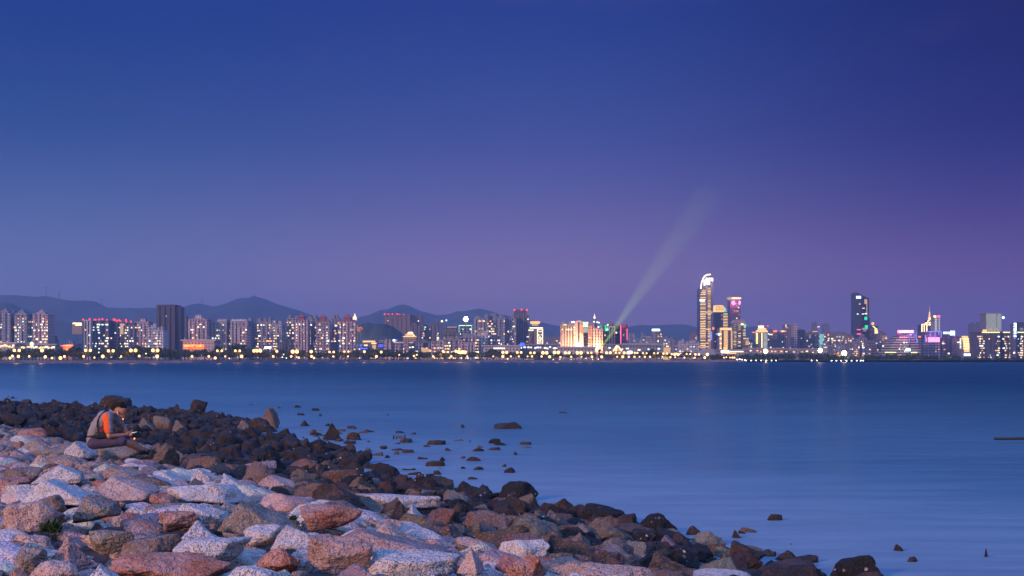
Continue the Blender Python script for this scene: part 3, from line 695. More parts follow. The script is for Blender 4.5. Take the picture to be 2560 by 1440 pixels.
# ================================================================ the seated person and what he holds
PY_ = 23.7
PX0, PZ0 = xm(180 + 430 / 8, PY_), zm(970 + 1150 / 8, PY_)
KU = 8 * F / PY_                    # crop units per metre
def q(cx, cy, ly=0.): return Vector(((cx - 430) / KU, ly, (1150 - cy) / KU))
def blob_mesh(parts, voxel, smooth_it=4, name='body'):
    """one continuous skin over a set of tapered limbs: (p, q, r0, r1, depth_scale)"""
    bm = bmesh.new()
    for p, p2, r0, r1, ys in parts:
        L = (p2 - p).length; n = max(2, int(L / (min(r0, r1) * .45)) + 1)
        ax = (p2 - p).normalized() if L > 1e-5 else Vector((0, 0, 1))
        a = ax.orthogonal().normalized(); b = ax.cross(a)
        rings, K = [], 14
        def ring(c, r): rings.append([bm.verts.new(c + Vector((v.x, v.y * ys, v.z))) for v in ((a * math.cos(math.tau * k / K) + b * math.sin(math.tau * k / K)) * r for k in range(K))])
        for i in range(5):
            t = math.pi / 2 * (i + .35) / 5; ring(p - ax * r0 * math.cos(t), r0 * math.sin(t))
        for i in range(n + 1): ring(p.lerp(p2, i / n), r0 + (r1 - r0) * i / n)
        for i in range(5):
            t = math.pi / 2 * (1 - (i + .65) / 5); ring(p2 + ax * r1 * math.cos(t), r1 * math.sin(t))
        for A, B in zip(rings, rings[1:]):
            for k in range(K): bm.faces.new((A[k], A[(k + 1) % K], B[(k + 1) % K], B[k]))
        bm.faces.new(rings[0][::-1]); bm.faces.new(rings[-1])
    bmesh.ops.recalc_face_normals(bm, faces=bm.faces)
    me = bpy.data.meshes.new(name); bm.to_mesh(me); bm.free()
    o = bpy.data.objects.new(name + '_work', me); COL.objects.link(o)
    r = o.modifiers.new('r', 'REMESH'); r.mode = 'VOXEL'; r.voxel_size = voxel
    s = o.modifiers.new('s', 'SMOOTH'); s.iterations = smooth_it; s.factor = .5
    dg = bpy.context.evaluated_depsgraph_get()
    out = bpy.data.meshes.new_from_object(o.evaluated_get(dg)); out.name = name
    bpy.data.objects.remove(o)
    out.materials.clear()
    out.polygons.foreach_set('use_smooth', [True] * len(out.polygons))
    return out
skin = plain('skin', (.42, .18, .10), .55, nscale=40, namt=.08)
hairm = plain('black_hair', (.004, .0035, .0035), .95, nscale=120, namt=.5)
greyc = plain('grey_jersey', (.24, .215, .235), .85, nscale=25, namt=.1)
orangec = plain('orange_jersey', (.80, .10, .008), .8, nscale=25, namt=.08)
purplec = plain('dark_purple_cloth', (.052, .040, .085), .85, nscale=20, namt=.15)
blackc = plain('black_nylon', (.012, .012, .013), .55, nscale=60, namt=.3)
bluec = plain('blue_nylon', (.01, .16, .55), .5)
person = empty('person', (PX0, PY_, PZ0), 'person in a grey and orange shirt sitting on the rocks, bent over a lit phone', 'person')

NE, HD = q(800, 500, .0), q(958, 420, -.01)
nearS, farS = q(778, 585, -.19), q(800, 590, .19)
nearE, farE = q(828, 945, -.25), q(955, 800, .25)
nearW, farW = q(1075, 932, -.10), q(1075, 905, .09)
nearH, farH = q(1128, 925, -.055), q(1128, 915, .05)
nearHip, farHip = q(500, 1080, -.10), q(500, 1080, .10)
nearK, farK = q(1085, 1052, -.13), q(1040, 1030, .16)
nearA, farA = q(1335, 1235, .10), q(1275, 1225, .34)
B = [
 (q(470, 1070, -.08), q(470, 1070, .08), .105, .105, 1), (q(470, 1060), q(520, 800), .115, .115, 1.3), (q(520, 800), q(660, 590), .115, .12, 1.35), (q(660, 590), q(770, 530), .11, .07, 1.4),
 (NE, q(880, 470), .058, .054, 1),
 (q(930, 400, 0), q(990, 445, 0), .098, .092, .86), (q(985, 480, 0), q(1003, 555, 0), .076, .050, .88), (q(900, 400), q(880, 400), .085, .07, .85),
 (q(1040, 470), q(1058, 505), .012, .015, 1), (q(1050, 520), q(1048, 548), .012, .012, 1.6), (q(1012, 585), q(1020, 580), .022, .02, 1.2),
 (q(935, 470, -.083), q(942, 510, -.083), .020, .014, .5), (q(935, 470, .083), q(942, 510, .083), .020, .014, .5),
 (q(770, 560, -.06), nearS, .075, .062, 1), (nearS, nearE, .055, .042, 1), (nearE, nearW, .042, .028, 1), (nearW, nearH, .028, .033, .7),
 (q(770, 560, .06), farS, .075, .062, 1), (farS, farE, .055, .042, 1), (farE, farW, .042, .028, 1), (farW, farH, .028, .033, .7),
 (nearHip, nearK, .09, .062, 1), (nearK, nearK.lerp(nearA, .35), .058, .060, 1), (nearK.lerp(nearA, .35), nearA, .060, .036, 1), (nearA, nearA + Vector((.07, .11, -.04)), .036, .028, 1.2),
 (farHip, farK, .09, .062, 1), (farK, farK.lerp(farA, .35), .058, .060, 1), (farK.lerp(farA, .35), farA, .060, .036, 1), (farA, farA + Vector((.07, .11, -.04)), .036, .028, 1.2)]
def fingers(h, side):
    out = []
    for k, (l, dz) in enumerate(((.036, .022), (.041, .008), (.038, -.006), (.030, -.020))):
        p0 = h + Vector((.030, side * .012, dz)); p1 = p0 + Vector((l, -side * .012, .002)); p2 = p1 + Vector((.010, -side * .028, .0))
        out += [(p0, p1, .0085, .008, 1), (p1, p2, .008, .007, 1)]
    p0 = h + Vector((.0, -side * .015, .028)); p1 = p0 + Vector((.030, -side * .015, .018))
    return out + [(p0, p1, .011, .009, 1), (p1, p1 + Vector((.022, -side * .006, .002)), .009, .008, 1)]
B += fingers(nearH, 1) + fingers(farH, -1)
bd = blob_mesh(B, .0075, 3, 'body'); bd.materials.append(skin); link('body', bd, person)
hr = blob_mesh([(q(928, 384), q(985, 392), .093, .084, .90), (q(872, 395), q(905, 382), .082, .093, .92), (q(862, 432), q(872, 395), .055, .085, .95), (q(985, 368), q(1045, 392), .085, .045, .92)], .011, 2, 'hair')
for v in hr.vertices: v.co += v.normal * .004 * mnoise.noise(v.co * 55)
hr.materials.append(hairm); link('hair', hr, person)
sh = blob_mesh([
 (q(455, 1085, -.07), q(455, 1085, .07), .10, .10, 1), (q(455, 1070), q(470, 930), .132, .128, 1.35), (q(470, 930), q(535, 780), .128, .135, 1.4), (q(535, 780), q(660, 600), .135, .135, 1.45), (q(660, 600), q(775, 530), .128, .075, 1.5),
 (q(780, 510), q(815, 500), .076, .066, 1.1), (q(620, 760), q(600, 880), .12, .12, 1.35),
 (q(755, 575, -.08), nearS, .095, .082, 1), (nearS, nearS.lerp(nearE, .72), .078, .072, 1), (q(755, 575, .08), farS, .095, .082, 1), (farS, farS.lerp(farE, .6), .078, .072, 1)], .011, 5, 'shirt')
for v in sh.vertices:
    c = v.co; v.co = c + v.normal * (.010 * mnoise.noise((c.x * 9, c.y * 9, c.z * 22)) + .005 * mnoise.noise(c * 40))
sh.materials.append(greyc); sh.materials.append(orangec)
mi = []
axis = (nearE - nearS)
for p in sh.polygons:
    c = p.center
    t = (c - nearS).dot(axis) / axis.length_squared
    side = (c - (nearS + axis * t)).x
    on = c.y < -.115 and -.22 < t < .9 and -.085 < side < .030
    mi.append(1 if on or (c.y < -.08 and .48 < t < .70 and -.15 < side <= -.02) else 0)
sh.polygons.foreach_set('material_index', mi)
link('shirt', sh, person)
st = blob_mesh([(q(455, 1095, -.07), q(455, 1095, .07), .108, .108, 1), (nearHip, nearHip.lerp(nearK, .5), .118, .100, 1.05), (nearHip.lerp(nearK, .5), nearHip.lerp(nearK, .96), .100, .082, 1.05),
 (farHip, farHip.lerp(farK, .5), .118, .10, 1.05), (farHip.lerp(farK, .5), farHip.lerp(farK, .96), .10, .082, 1.05)], .011, 4, 'shorts')
for v in st.vertices: v.co += v.normal * .007 * mnoise.noise(v.co * 16)
st.materials.append(purplec); link('shorts', st, person)
for a in (nearA, farA):
    f_ = blob_mesh([(a + Vector((-.015, -.025, -.045)), a + Vector((.08, .12, -.06)), .042, .036, 1.15), (a + Vector((-.02, 0, -.02)), a + Vector((.03, .05, -.03)), .045, .04, 1.1)], .009, 2, 'shoe')
    f_.materials.append(blackc); link('shoe', f_, person)
eb = MB(); eb.ball(tuple(q(945, 486, -.105)), .013, 8); eb.bar(tuple(q(945, 486, -.105)), tuple(q(952, 530, -.10)), .006)
link('earbud', eb.mesh('earbud', plain('white_plastic', (.8, .8, .8), .4)), person)
# strap over the back down to the bag
sb = MB(); pts = [q(790, 440, .02), q(700, 452, -.10), q(615, 560, -.185), q(580, 660, -.20), q(575, 760, -.205), q(610, 860, -.20), q(650, 900, -.195)]
for p, p2 in zip(pts, pts[1:]): sb.bar(tuple(p), tuple(p2), .014)
P0 = Vector((PX0, PY_, PZ0))
bag = empty('waist_bag', P0, 'black waist bag with a blue panel strapped round the seated person', 'bag')
bb = blob_mesh([(q(590, 920, -.215), q(770, 910, -.17), .055, .05, .7), (q(600, 950, -.215), q(760, 950, -.18), .05, .05, .7)], .009, 3, 'pouch'); bb.materials.append(blackc); link('pouch', bb, bag)
b2 = blob_mesh([(q(570, 885, -.205), q(670, 868, -.20), .017, .016, .7)], .006, 2, 'blue_panel'); b2.materials.append(bluec); link('blue_panel', b2, bag)
link('shoulder_strap', sb.mesh('shoulder_strap', blackc, smooth=True), bag)
wb_ = MB(); pts = [q(560, 930, -.215), q(450, 960, -.195), q(350, 965, -.10), q(322, 960, 0)]
for p, p2 in zip(pts, pts[1:]): wb_.bar(tuple(p), tuple(p2), .018)
link('waist_strap', wb_.mesh('waist_strap', blackc, smooth=True), bag)
# phone, held in both hands, its screen towards the face
ph = empty('phone', P0 + q(1205, 908, 0), 'lit phone held low in both hands of the seated person', 'phone')
pr = Matrix.Rotation(math.radians(-14), 3, 'Y')
def pbox(name, l, w, h, mat, up=0.):
    m = MB(); m.box(-l, l, -w, w, -h + up, h + up); me = m.mesh(name, mat)
    for v in me.vertices: v.co = pr @ v.co
    return link(name, me, ph)
pbox('case', .075, .038, .005, blackc); pbox('screen', .070, .034, .0015, emit('phone_screen', (.75, 1, .95), 2.2), .008)
for px, py, lab in ((307.5, 1047, 'glowing red ember-like light hanging over the dark rocks by the person'), (336, 1096.5, 'small red light on the stones beside the person\'s knee')):
    Y_ = 24.4; X_, Z_ = xm(px, Y_), zm(py, Y_)
    t = empty('red_light', (X_, Y_, Z_), lab, 'light', 'small red lights beside the person')
    m = MB(); m.ball((0, 0, 0), .012, 8); link('bulb', m.mesh('bulb', E('ember'), smooth=True), t)
    m = MB(); m.lathe([(.035, -.10), (.04, -.06), (.03, -.022), (.012, -.012)], 0, 0, 10); m.bar((0, 0, -.09), (.0, .02, -.2), .01); link('holder', m.mesh('holder', blackc), t)
# ================================================================ far shore, hills, air
def lerp_tab(tab, x): return float(np.interp(x, [t[0] for t in tab], [t[1] for t in tab]))
WL = [(-400, 909.5), (0, 908.5), (480, 907.6), (900, 906.2), (1400, 905.2), (1900, 904.6), (2560, 904.8), (3000, 905)]
def shoreY(px): return F * CAMZ / (lerp_tab(WL, px) - HZ)
LZ = 1.3
land_m = plain('far_land', (.05, .06, .045), .9, nscale=.02, namt=.4)
m = MB(); pxs = list(range(-420, 3001, 60))
fr = [(xm(p, shoreY(p) + 6), shoreY(p) + 6) for p in pxs]
for (a, b), (c, d_) in zip(fr, fr[1:]):
    k = 8900 / b; k2 = 8900 / d_
    m.poly([(a, b, LZ), (c, d_, LZ), (c * k2, 8900, LZ), (a * k, 8900, LZ)], [(0, 1, 2, 3)])
tag(m.build('land', land_m), 'flat dark land behind the far shore', kind='structure')
# sea wall with a pale rubble foot
m = MB(); pxs2 = [p for p in pxs if p <= 1860]
for p, p2 in zip(pxs2, pxs2[1:]):
    for (o0, o1, z0, z1) in ((0, 8, -.3, .75), (5, 8.3, .5, 1.62)):
        A, Bq = [(xm(k, shoreY(k) + o), shoreY(k) + o) for k in (p, p2) for o in (o0, o1)][:2], [(xm(k, shoreY(k) + o), shoreY(k) + o) for k in (p, p2) for o in (o0, o1)][2:]
        m.poly([(*A[0], z0), (*Bq[0], z0), (*Bq[1], z0), (*A[1], z0), (*A[0], z1), (*Bq[0], z1), (*Bq[1], z1), (*A[1], z1)], [(0, 1, 5, 4), (1, 2, 6, 5), (2, 3, 7, 6), (3, 0, 4, 7), (4, 5, 6, 7), (3, 2, 1, 0)])
tag(m.build('sea_wall', plain('sea_wall_stone', (.25, .20, .22), .9, nscale=.3, namt=.3)), 'long low pale sea wall along the far shore, in front of the trees', 'wall')

# hills
hill_m = plain('wooded_hill', (.045, .06, .045), .95, nscale=.012, namt=.45)
def ridge(prof, Y, half, name, seed, n=260, lift=0):
    x0, x1 = prof[0][0], prof[-1][0]
    VV, FF, J = [], [], 25
    for i in range(n + 1):
        px = x0 + (x1 - x0) * i / n
        zr = zm(lerp_tab(prof, px), Y)
        for j in range(J + 1):
            v = -1 + 2 * j / J
            y = Y + v * half; X = xm(px, Y) * (1 + .12 * v * half / Y)
            h = LZ + (zr - LZ) * max(0, 1 - abs(v) ** 1.6)
            nz = mnoise.fractal((X * .0016 * 2500 / half * .6 + seed, y * .0022, seed), .9, 2.1, 5)
            h += nz * (zr - LZ) * .16 * (1 - abs(v)) * (.25 if abs(v) < .06 else 1.0) + (zr - LZ) * .006 * mnoise.noise((X * .03, y * .03, seed)) - (4 if abs(v) == 1 else 0)
            VV.append((X, y, h))
    for i in range(n):
        for j in range(J):
            FF.append((i * (J + 1) + j, (i + 1) * (J + 1) + j, (i + 1) * (J + 1) + j + 1, i * (J + 1) + j + 1))
    me = bpy.data.meshes.new(name); me.from_pydata(VV, [], FF); me.materials.append(hill_m)
    me.polygons.foreach_set('use_smooth', [True] * len(FF))
    tag(link('hills', me), name, kind='structure')
ridge([(-500, 750), (-150, 745), (0, 740), (45, 738), (85, 741), (103, 742), (115, 739), (135, 744), (165, 750), (185, 753), (200, 751), (222, 750), (240, 756), (255, 765), (280, 773), (310, 774), (340, 773), (385, 770), (430, 772), (465, 767), (480, 761), (500, 759), (520, 762), (540, 768), (560, 763), (585, 755), (600, 749), (625, 748), (640, 744), (665, 751), (690, 762), (720, 771), (750, 779), (790, 792), (830, 805), (900, 830), (960, 870)], 7000, 1500, 'high rounded ridge behind the city on the left', 3)
ridge([(-400, 770), (-100, 768), (0, 765), (20, 763), (45, 766), (70, 778), (90, 788), (120, 795), (180, 806), (240, 820), (330, 850), (380, 872)], 5000, 700, 'lower darker ridge behind the left apartment towers', 8, 120)
ridge([(800, 850), (830, 818), (870, 797), (905, 792), (930, 789), (950, 778), (962, 773), (972, 775), (990, 770), (1010, 767), (1035, 770), (1060, 778), (1090, 787), (1130, 788), (1160, 782), (1195, 777), (1215, 779), (1245, 785), (1275, 791), (1300, 796), (1340, 806), (1380, 815), (1420, 824), (1500, 850)], 7500, 1200, 'hazy ridge behind the middle of the city', 14, 200)
ridge([(1440, 850), (1500, 826), (1570, 815), (1600, 811), (1640, 813), (1680, 810), (1710, 811), (1740, 818), (1780, 828), (1840, 820), (1870, 816), (1900, 820), (1950, 830), (2050, 845), (2300, 872)], 7600, 1150, 'low hazy ridge behind the towers on the right', 21, 200)
ridge([(820, 868), (850, 850), (880, 828), (895, 815), (918, 805), (935, 810), (965, 812), (985, 822), (1005, 834), (1020, 845), (1050, 866)], 2400, 170, 'small dark wooded hill beside the lit pagoda', 5, 140)

# pylons on the ridge
for px, yb, h, lab in ((115, 741, 30, 'lattice mast on the far left ridge, tallest of the masts'), (148, 749, 24, 'thin lattice mast on the left ridge beside the tallest'), (254, 766, 22, 'thin lattice mast on the falling right end of the left ridge'), (505, 761, 18, 'thin mast on the low saddle behind the red sign'), (636, 745, 14, 'short mast on the summit of the rounded hill')):
    Y = 7000; X, _, Z = at(px, yb + 3, Y); k = Y / F
    t = empty('lattice_mast', (X, Y, Z), lab, 'mast', 'masts on the ridge'); m = MB((X, Y, Z)); H = h * k; w = 1.9 * k
    for sx in (-1, 1):
        for sy in (-1, 1): m.bar((X + sx * w, Y + sy * w, Z - 6), (X + sx * .3, Y + sy * .3, Z + H), .5, 4)
    for i in range(6):
        z = Z + H * i / 6; ww = w * (1 - i / 6); w2 = w * (1 - (i + 1) / 6)
        m.bar((X - ww, Y - ww, z), (X + w2, Y - w2, z + H / 6), .35, 4); m.bar((X + ww, Y - ww, z), (X - w2, Y - w2, z + H / 6), .35, 4)
    m.build('mast_frame', M['steel'], t)
    m = MB((X, Y, Z)); m.box(X - w * 1.6, X + w * 1.6, Y - .4, Y + .4, Z + H * .78, Z + H * .82); m.build('cross_arm', M['steel'], t)

# ---- trees along the far shore: one dark mass, and the round ones that stand out of it
TT = [(-60, 871), (0, 872), (60, 871), (100, 871), (140, 869), (190, 867), (215, 870), (270, 871), (330, 867), (345, 865), (400, 867), (430, 870), (460, 872), (520, 872), (620, 868), (660, 872), (720, 873), (800, 875), (860, 875), (920, 872), (960, 871), (1010, 874), (1050, 876), (1100, 876), (1150, 877), (1200, 875), (1230, 873), (1280, 875), (1330, 877), (1400, 880), (1480, 879), (1550, 881), (1600, 878), (1630, 874), (1650, 879), (1690, 881), (1720, 879), (1760, 885), (1800, 884), (1880, 882), (1910, 880), (1960, 881), (2010, 878), (2060, 880), (2090, 882), (2130, 886), (2200, 884), (2290, 882), (2310, 884), (2400, 890), (2640, 893)]
leaf_m, lnt, lnd, llk, lb = new_mat('tree_leaves')
lg = N(lnt, 'ShaderNodeNewGeometry')
llk.new(mix(lnt, lg.outputs['Random Per Island'], (.020, .034, .014), (.075, .10, .035)), lb.inputs['Base Color']); lb.inputs['Roughness'].default_value = .8
bark_m = plain('bark', (.05, .04, .03), .9, nscale=2)
def crown(rx, rz, n, seed, leaf):
    """leaf clumps through a lobed volume, (verts, faces) about the crown's centre"""
    r = random.Random(seed); VV, FF = [], []
    lobes = [(r.uniform(-.5, .5), r.uniform(-.5, .5), r.uniform(-.35, .45), r.uniform(.45, .7)) for _ in range(6)]
    while len(FF) < n:
        lx, ly, lz, lr = r.choice(lobes)
        a, zc = r.uniform(0, math.tau), r.uniform(-1, 1); q_ = math.sqrt(1 - zc * zc); rr = lr * r.uniform(.45, 1) ** .5
        c = ((lx + rr * q_ * math.cos(a)) * rx, (ly + rr * q_ * math.sin(a)) * rx, (lz + rr * zc) * rz)
        u = Vector((r.gauss(0, 1), r.gauss(0, 1), r.gauss(0, 1))).normalized(); w = u.orthogonal().normalized(); l = leaf * r.uniform(.6, 1.3); k = len(VV)
        C_ = Vector(c)
        VV += [tuple(C_ - u * l), tuple(C_ + w * l * .6), tuple(C_ + u * l), tuple(C_ - w * l * .6)]; FF.append((k, k + 1, k + 2, k + 3))
    return VV, FF
CR = [crown(1, 1, 240, s, .17) for s in range(8)]
m = MB(); r_ = random.Random(77)
for row, (off, n) in enumerate(((38, 150), (62, 150), (95, 140))):
    for i in range(n):
        px = -70 + (2720) * (i + r_.uniform(-.4, .4)) / n
        Y = shoreY(px) + off + r_.uniform(-6, 6)
        if px > 1830: Y -= 26
        top = zm(lerp_tab(TT, px) + abs(r_.gauss(0, 2.6)) - 1.2 + (2 - row) * (3.2 if px < 1750 else 2.0), Y)
        lowz = LZ + (1.4 if px < 1750 else -.6)
        top = max(top, lowz + 2)
        rz = (top - lowz) / 2 * 1.0; rx = max(2.6, rz * r_.uniform(.9, 1.35)); X = xm(px, Y)
        V_, F_ = r_.choice(CR)
        m.poly([(X + v[0] * rx, Y + v[1] * rx, lowz + rz + v[2] * rz) for v in V_], F_)
        if px < 1800: m.bar((X, Y, LZ - .2), (X, Y, lowz + rz), .22, 5)
tag(m.build('treeline', leaf_m), 'dark trees massed along the far shore promenade', kind='stuff')
for px, top, w, lab in ((547, 862, 26, 'rounded dark tree rising over the promenade trees by the red sign'), (598, 857, 50, 'broad dark tree, widest of those rising over the promenade'), (345, 862, 26, 'dark tree clump rising before the dark slab tower'), (1632, 871, 20, 'dark tree rising beside the lit white-sign tower'), (1718, 877, 26, 'dark tree left of the tall curved-top tower'), (190, 864, 30, 'dark tree behind the orange kiosk lamps'), (1235, 870, 30, 'dark tree under the long white hall roof'), (940, 869, 40, 'dark low tree below the wooded hill')):
    Y = shoreY(px) + 120; X = xm(px, Y); zt_ = zm(top, Y); rx = w / 2 / F * Y; rz = (zt_ - LZ - 1.5) / 2
    t = empty('round_tree', (X, Y, LZ), lab, 'tree', 'trees rising over the promenade')
    mm = MB((X, Y, LZ))
    for k in range(3):
        V_, F_ = CR[(int(px) + k * 3) % 8]
        mm.poly([(X + (v[0] * .8 + (k - 1) * .3) * rx, Y + v[1] * rx, LZ + 1.5 + rz + v[2] * rz * (1 - .12 * abs(k - 1))) for v in V_], F_)
    mm.build('crown', leaf_m, t)
    mm = MB((X, Y, LZ)); mm.bar((X, Y, LZ - .2), (X, Y, LZ + 1.5 + rz), .4, 6, .2); mm.build('trunk', bark_m, t)

# ---- promenade lamps
globe_me = {}
def globe(key, r):
    if (key, r) not in globe_me:
        g_ = MB(); g_.ball((0, 0, 0), r, 8); globe_me[key, r] = g_.mesh('lamp_globe', E(key), smooth=True)
    return globe_me[key, r]
def point(loc, power, col, r=.5):
    L = bpy.data.lights.new('lamp_light', 'POINT'); L.energy, L.color, L.shadow_soft_size = power, col, r
    o = bpy.data.objects.new('lamp_light', L); COL.objects.link(o); o.location = loc
def lamp(px, py, heads, key, r, label, group, off=14, name='street_lamp'):
    if r > .6: r = round(r * RND.choice((.75, .85, 1, 1, 1.2, 1.4)), 2)
    Y = shoreY(px) + off; X, _, Z = at(px, py, Y)
    t = empty(name, (X, Y, LZ), label, 'lamp', group)
    m = MB((X, Y, LZ)); m.bar((X, Y, LZ), (X, Y, max(Z - r * .6, LZ + .5)), .14, 6, .09); m.lathe([(.35, LZ), (.3, LZ + .25), (.16, LZ + .4)], X, Y, 8)
    hs = {1: [0], 2: [-1.5, 1.5], 3: [-2.2, 0, 2.2]}[heads]
    if heads > 1: m.bar((X + hs[0], Y, Z - r * .8), (X + hs[-1], Y, Z - r * .8), .07, 5)
    m.build('pole', M['steel'], t)
    for h in hs: link('lamp_globe', globe(key, r), t, (h, 0, Z - LZ))
    if off == 30: point((X, Y - r - .6, Z), 3000, (1, .42, .13))
ORD = ['first', 'second', 'third', 'fourth', 'fifth', 'sixth', 'seventh', 'eighth', 'ninth', 'tenth', 'eleventh', 'twelfth', 'thirteenth', 'fourteenth', 'fifteenth', 'sixteenth', 'seventeenth', 'eighteenth', 'nineteenth', 'twentieth']
MARKS = [(0, 'the stepped-gable apartments'), (160, 'the orange kiosk'), (206, 'the red-lit roofs'), (390, 'the dark slab tower'), (455, 'the red rooftop sign'), (560, 'the pale apartment row'), (715, 'the pink peaked towers'), (880, 'the wooded hill'), (1010, 'the tiled temple roofs'), (1150, 'the green-edged block'), (1280, 'the red-beaconed tower'), (1400, 'the floodlit hotel slabs'), (1515, 'the lit tent roof'), (1600, 'the white-sign tower'), (1690, 'the curved-top tower'), (1800, 'the gold twin blocks'), (1900, 'the stepped gold roof'), (2020, 'the teal-lit block'), (2120, 'the paired dark towers')]
cnt = {}
def lamp_label(px, what):
    k = max(i for i, (p, _) in enumerate(MARKS) if p <= px + .5); key = (k, what); cnt[key] = cnt.get(key, -1) + 1
    return f"{what} in front of {MARKS[k][1]}, {ORD[cnt[key]]} from the left there"
UP = [(42, 876, 2), (105, 876, 1), (220, 876, 2), (277, 877, 2), (333, 876, 2), (388, 876, 2), (549, 877, 2), (594, 877, 2), (643, 877, 3), (692, 878, 1), (737, 879, 2), (778, 879, 1), (829, 880, 2), (866, 879, 2), (911, 879, 1), (953, 880, 1), (1107, 878, 1), (1115, 880, 2), (1140, 878, 1), (1152, 880, 2), (1157, 881, 2), (1195, 880, 1), (1262, 881, 2), (1298, 881, 2), (1331, 882, 2), (1362, 882, 2), (1391, 881, 2), (1418, 882, 2), (1448, 882, 2), (1474, 882, 2), (1521, 882, 2), (1544, 882, 2), (1565, 882, 2), (1587, 882, 3), (1612, 883, 2), (1640, 883, 2), (1663, 884, 2), (1686, 885, 3), (1691, 886, 2), (1721, 885, 2), (1743, 886, 2)]
LO = [(25, 895), (31, 890), (46, 891), (73, 891), (113, 892), (130, 895), (151, 895), (161, 891), (209, 891), (236, 894), (257, 891), (303, 891), (348, 890), (393, 891), (480, 891), (522, 891), (538, 895), (563, 891), (604, 891), (683, 891), (728, 891), (747, 894), (779, 891), (785, 895), (833, 891), (870, 891), (941, 891), (998, 887), (1035, 890), (1042, 887), (1083, 891), (1128, 891), (1168, 891), (1233, 891), (1257, 891), (1269, 897), (1277, 891), (1297, 891), (1319, 891), (1330, 891), (1354, 891), (1374, 892), (1401, 893), (1428, 892), (1454, 892), (1480, 892), (1504, 892), (1543, 892), (1557, 892), (1572, 892), (1586, 892), (1599, 892), (1612, 892), (1625, 892), (1656, 892), (1676, 893), (1688, 893), (1711, 894), (1737, 894), (1762, 894), (1810, 894), (1816, 893), (1825, 894), (1831, 894), (1836, 894)]
JT = [(1843, 899), (1849, 898), (1855, 899), (1862, 900), (1865, 901), (1878, 901), (1890, 901), (1903, 901), (1916, 901), (1929, 901), (1940, 901), (2029, 901), (2042, 901), (2079, 901.5), (2091, 901.5), (2103, 901.5), (2116, 901.5), (2129, 901.5), (2142, 901.5), (2152, 901.5), (2158, 901.5)]
for px, py, h in UP: lamp(px, py, h, 'lamp', .92, lamp_label(px, {1: 'tall single amber lamp', 2: 'tall twin-headed amber lamp', 3: 'tall three-headed amber lamp'}[h]), 'tall amber lamps over the promenade', 30)
for px, py in LO: lamp(px, py, 1, 'lamp', .74, lamp_label(px, 'low amber promenade lamp'), 'low amber lamps along the promenade', 13)
for px, py in JT: lamp(px, py, 1, 'lampwhite', .40, lamp_label(px, 'small white jetty lamp'), 'white lamps along the low jetty', 5)
for px, py, key in ((573, 896, 'cool'), (709, 886, 'palegreen'), (706, 893, 'white'), (1384, 888, 'green'), (365, 884, 'palegreen'), (247, 881, 'palegreen'), (716, 895, 'cool'), (1496, 898, 'white'), (1481, 899, 'lamp'), (1383, 899, 'white'), (1400, 899, 'white'), (1428, 899, 'white'), (1465, 896, 'lamp')): lamp(px, py, 1, key, .45, lamp_label(px, {'cool': 'small bluish-white lamp', 'palegreen': 'small greenish lamp', 'white': 'small white lamp', 'green': 'small green light', 'lamp': 'small low amber lamp'}[key]), 'small lamps among the promenade trees', 20)
# strings of low lights at the foot of the trees
for px0, px1, py, key, lab in ((1296, 1333, 898.5, 'white', 'low white string of lights at the water under the gold hotel'), (1648, 1664, 896.5, 'white', 'short bright string of lights at the water'), (1694, 1726, 901, 'white', 'long pale string of lights on the sea wall before the curved-top tower'), (1418, 1432, 884.5, 'cool', 'bluish-white lit shelter below the floodlit hotel')):
    Y = shoreY((px0 + px1) / 2) + 9; X0, X1 = xm(px0, Y), xm(px1, Y); Z = zm(py, Y)
    t = empty('light_string', (X0, Y, LZ), lab, 'lights', 'low strings of lights at the water')
    m = MB((X0, Y, LZ)); m.bar((X0, Y, LZ), (X0, Y, max(Z, LZ) + .3), .06, 5); m.bar((X1, Y, LZ), (X1, Y, max(Z, LZ) + .3), .06, 5); m.bar((X0, Y, max(Z, LZ) + .3), (X1, Y, max(Z, LZ) + .3), .04, 5); m.build('frame', M['steel'], t)
    m = MB((X0, Y, LZ)); n = int((X1 - X0) / 1.5); rr = random.Random(int(px0))
    for i in range(n + 1):
        if rr.random() < .8: m.ball((X0 + (X1 - X0) * i / n, Y - .1, max(Z, LZ) + .12 + rr.uniform(0, .2)), rr.uniform(.12, .3), 5)
    m.build('bulb_row', E(key), t)
# great floodlights
def flood(px, py, r, key, off, label):
    Y = shoreY(px) + off; X, _, Z = at(px, py, Y); R = r / F * Y
    t = empty('floodlight_mast', (X, Y, LZ), label, 'floodlight', 'floodlight masts')
    m = MB((X, Y, LZ)); m.bar((X, Y, LZ), (X, Y, Z + R), .5, 8, .3); m.box(X - R * .7, X + R * .7, Y - .2, Y + .3, Z - R * .1, Z + R * .1); m.box(X - R * .1, X + R * .1, Y - .2, Y + .3, Z - R * .7, Z + R * .7); m.build('pole', M['steel'], t)
    for i, j in ((0, 0), (1, 0), (-1, 0), (.5, 1), (-.5, 1), (.5, -1), (-.5, -1)):
        if True:
            g_ = MB((X, Y, LZ)); g_.lathe([(R * .1, 0), (R * .30, .3), (R * .32, .7)], 0, 0, 10)
            me = g_.mesh('lamp_head', E(key))
            for v in me.vertices:
                x, y, z = v.co + Vector((X, Y, LZ)); v.co = (x + i * R * .62, -.25 - z, y + j * R * .54 + Z - LZ)
            link('lamp_head', me, t)
flood(1165, 798, 6.5, 'sunny', 700, 'dazzling white-gold floodlight high over the green-edged block')
flood(80, 860, 5.5, 'palegreen', 260, 'bright greenish-white floodlight over the low halls at the left')
flood(1913, 878, 5.5, 'sunny', 90, 'dazzling floodlight below the stepped gold roof')
flood(2050, 876, 5.5, 'sunny', 90, 'wide dazzling floodlight below the teal-lit block')
flood(2110, 883, 6.5, 'sunny', 70, 'most dazzling floodlight, above the jetty lamps on the right')
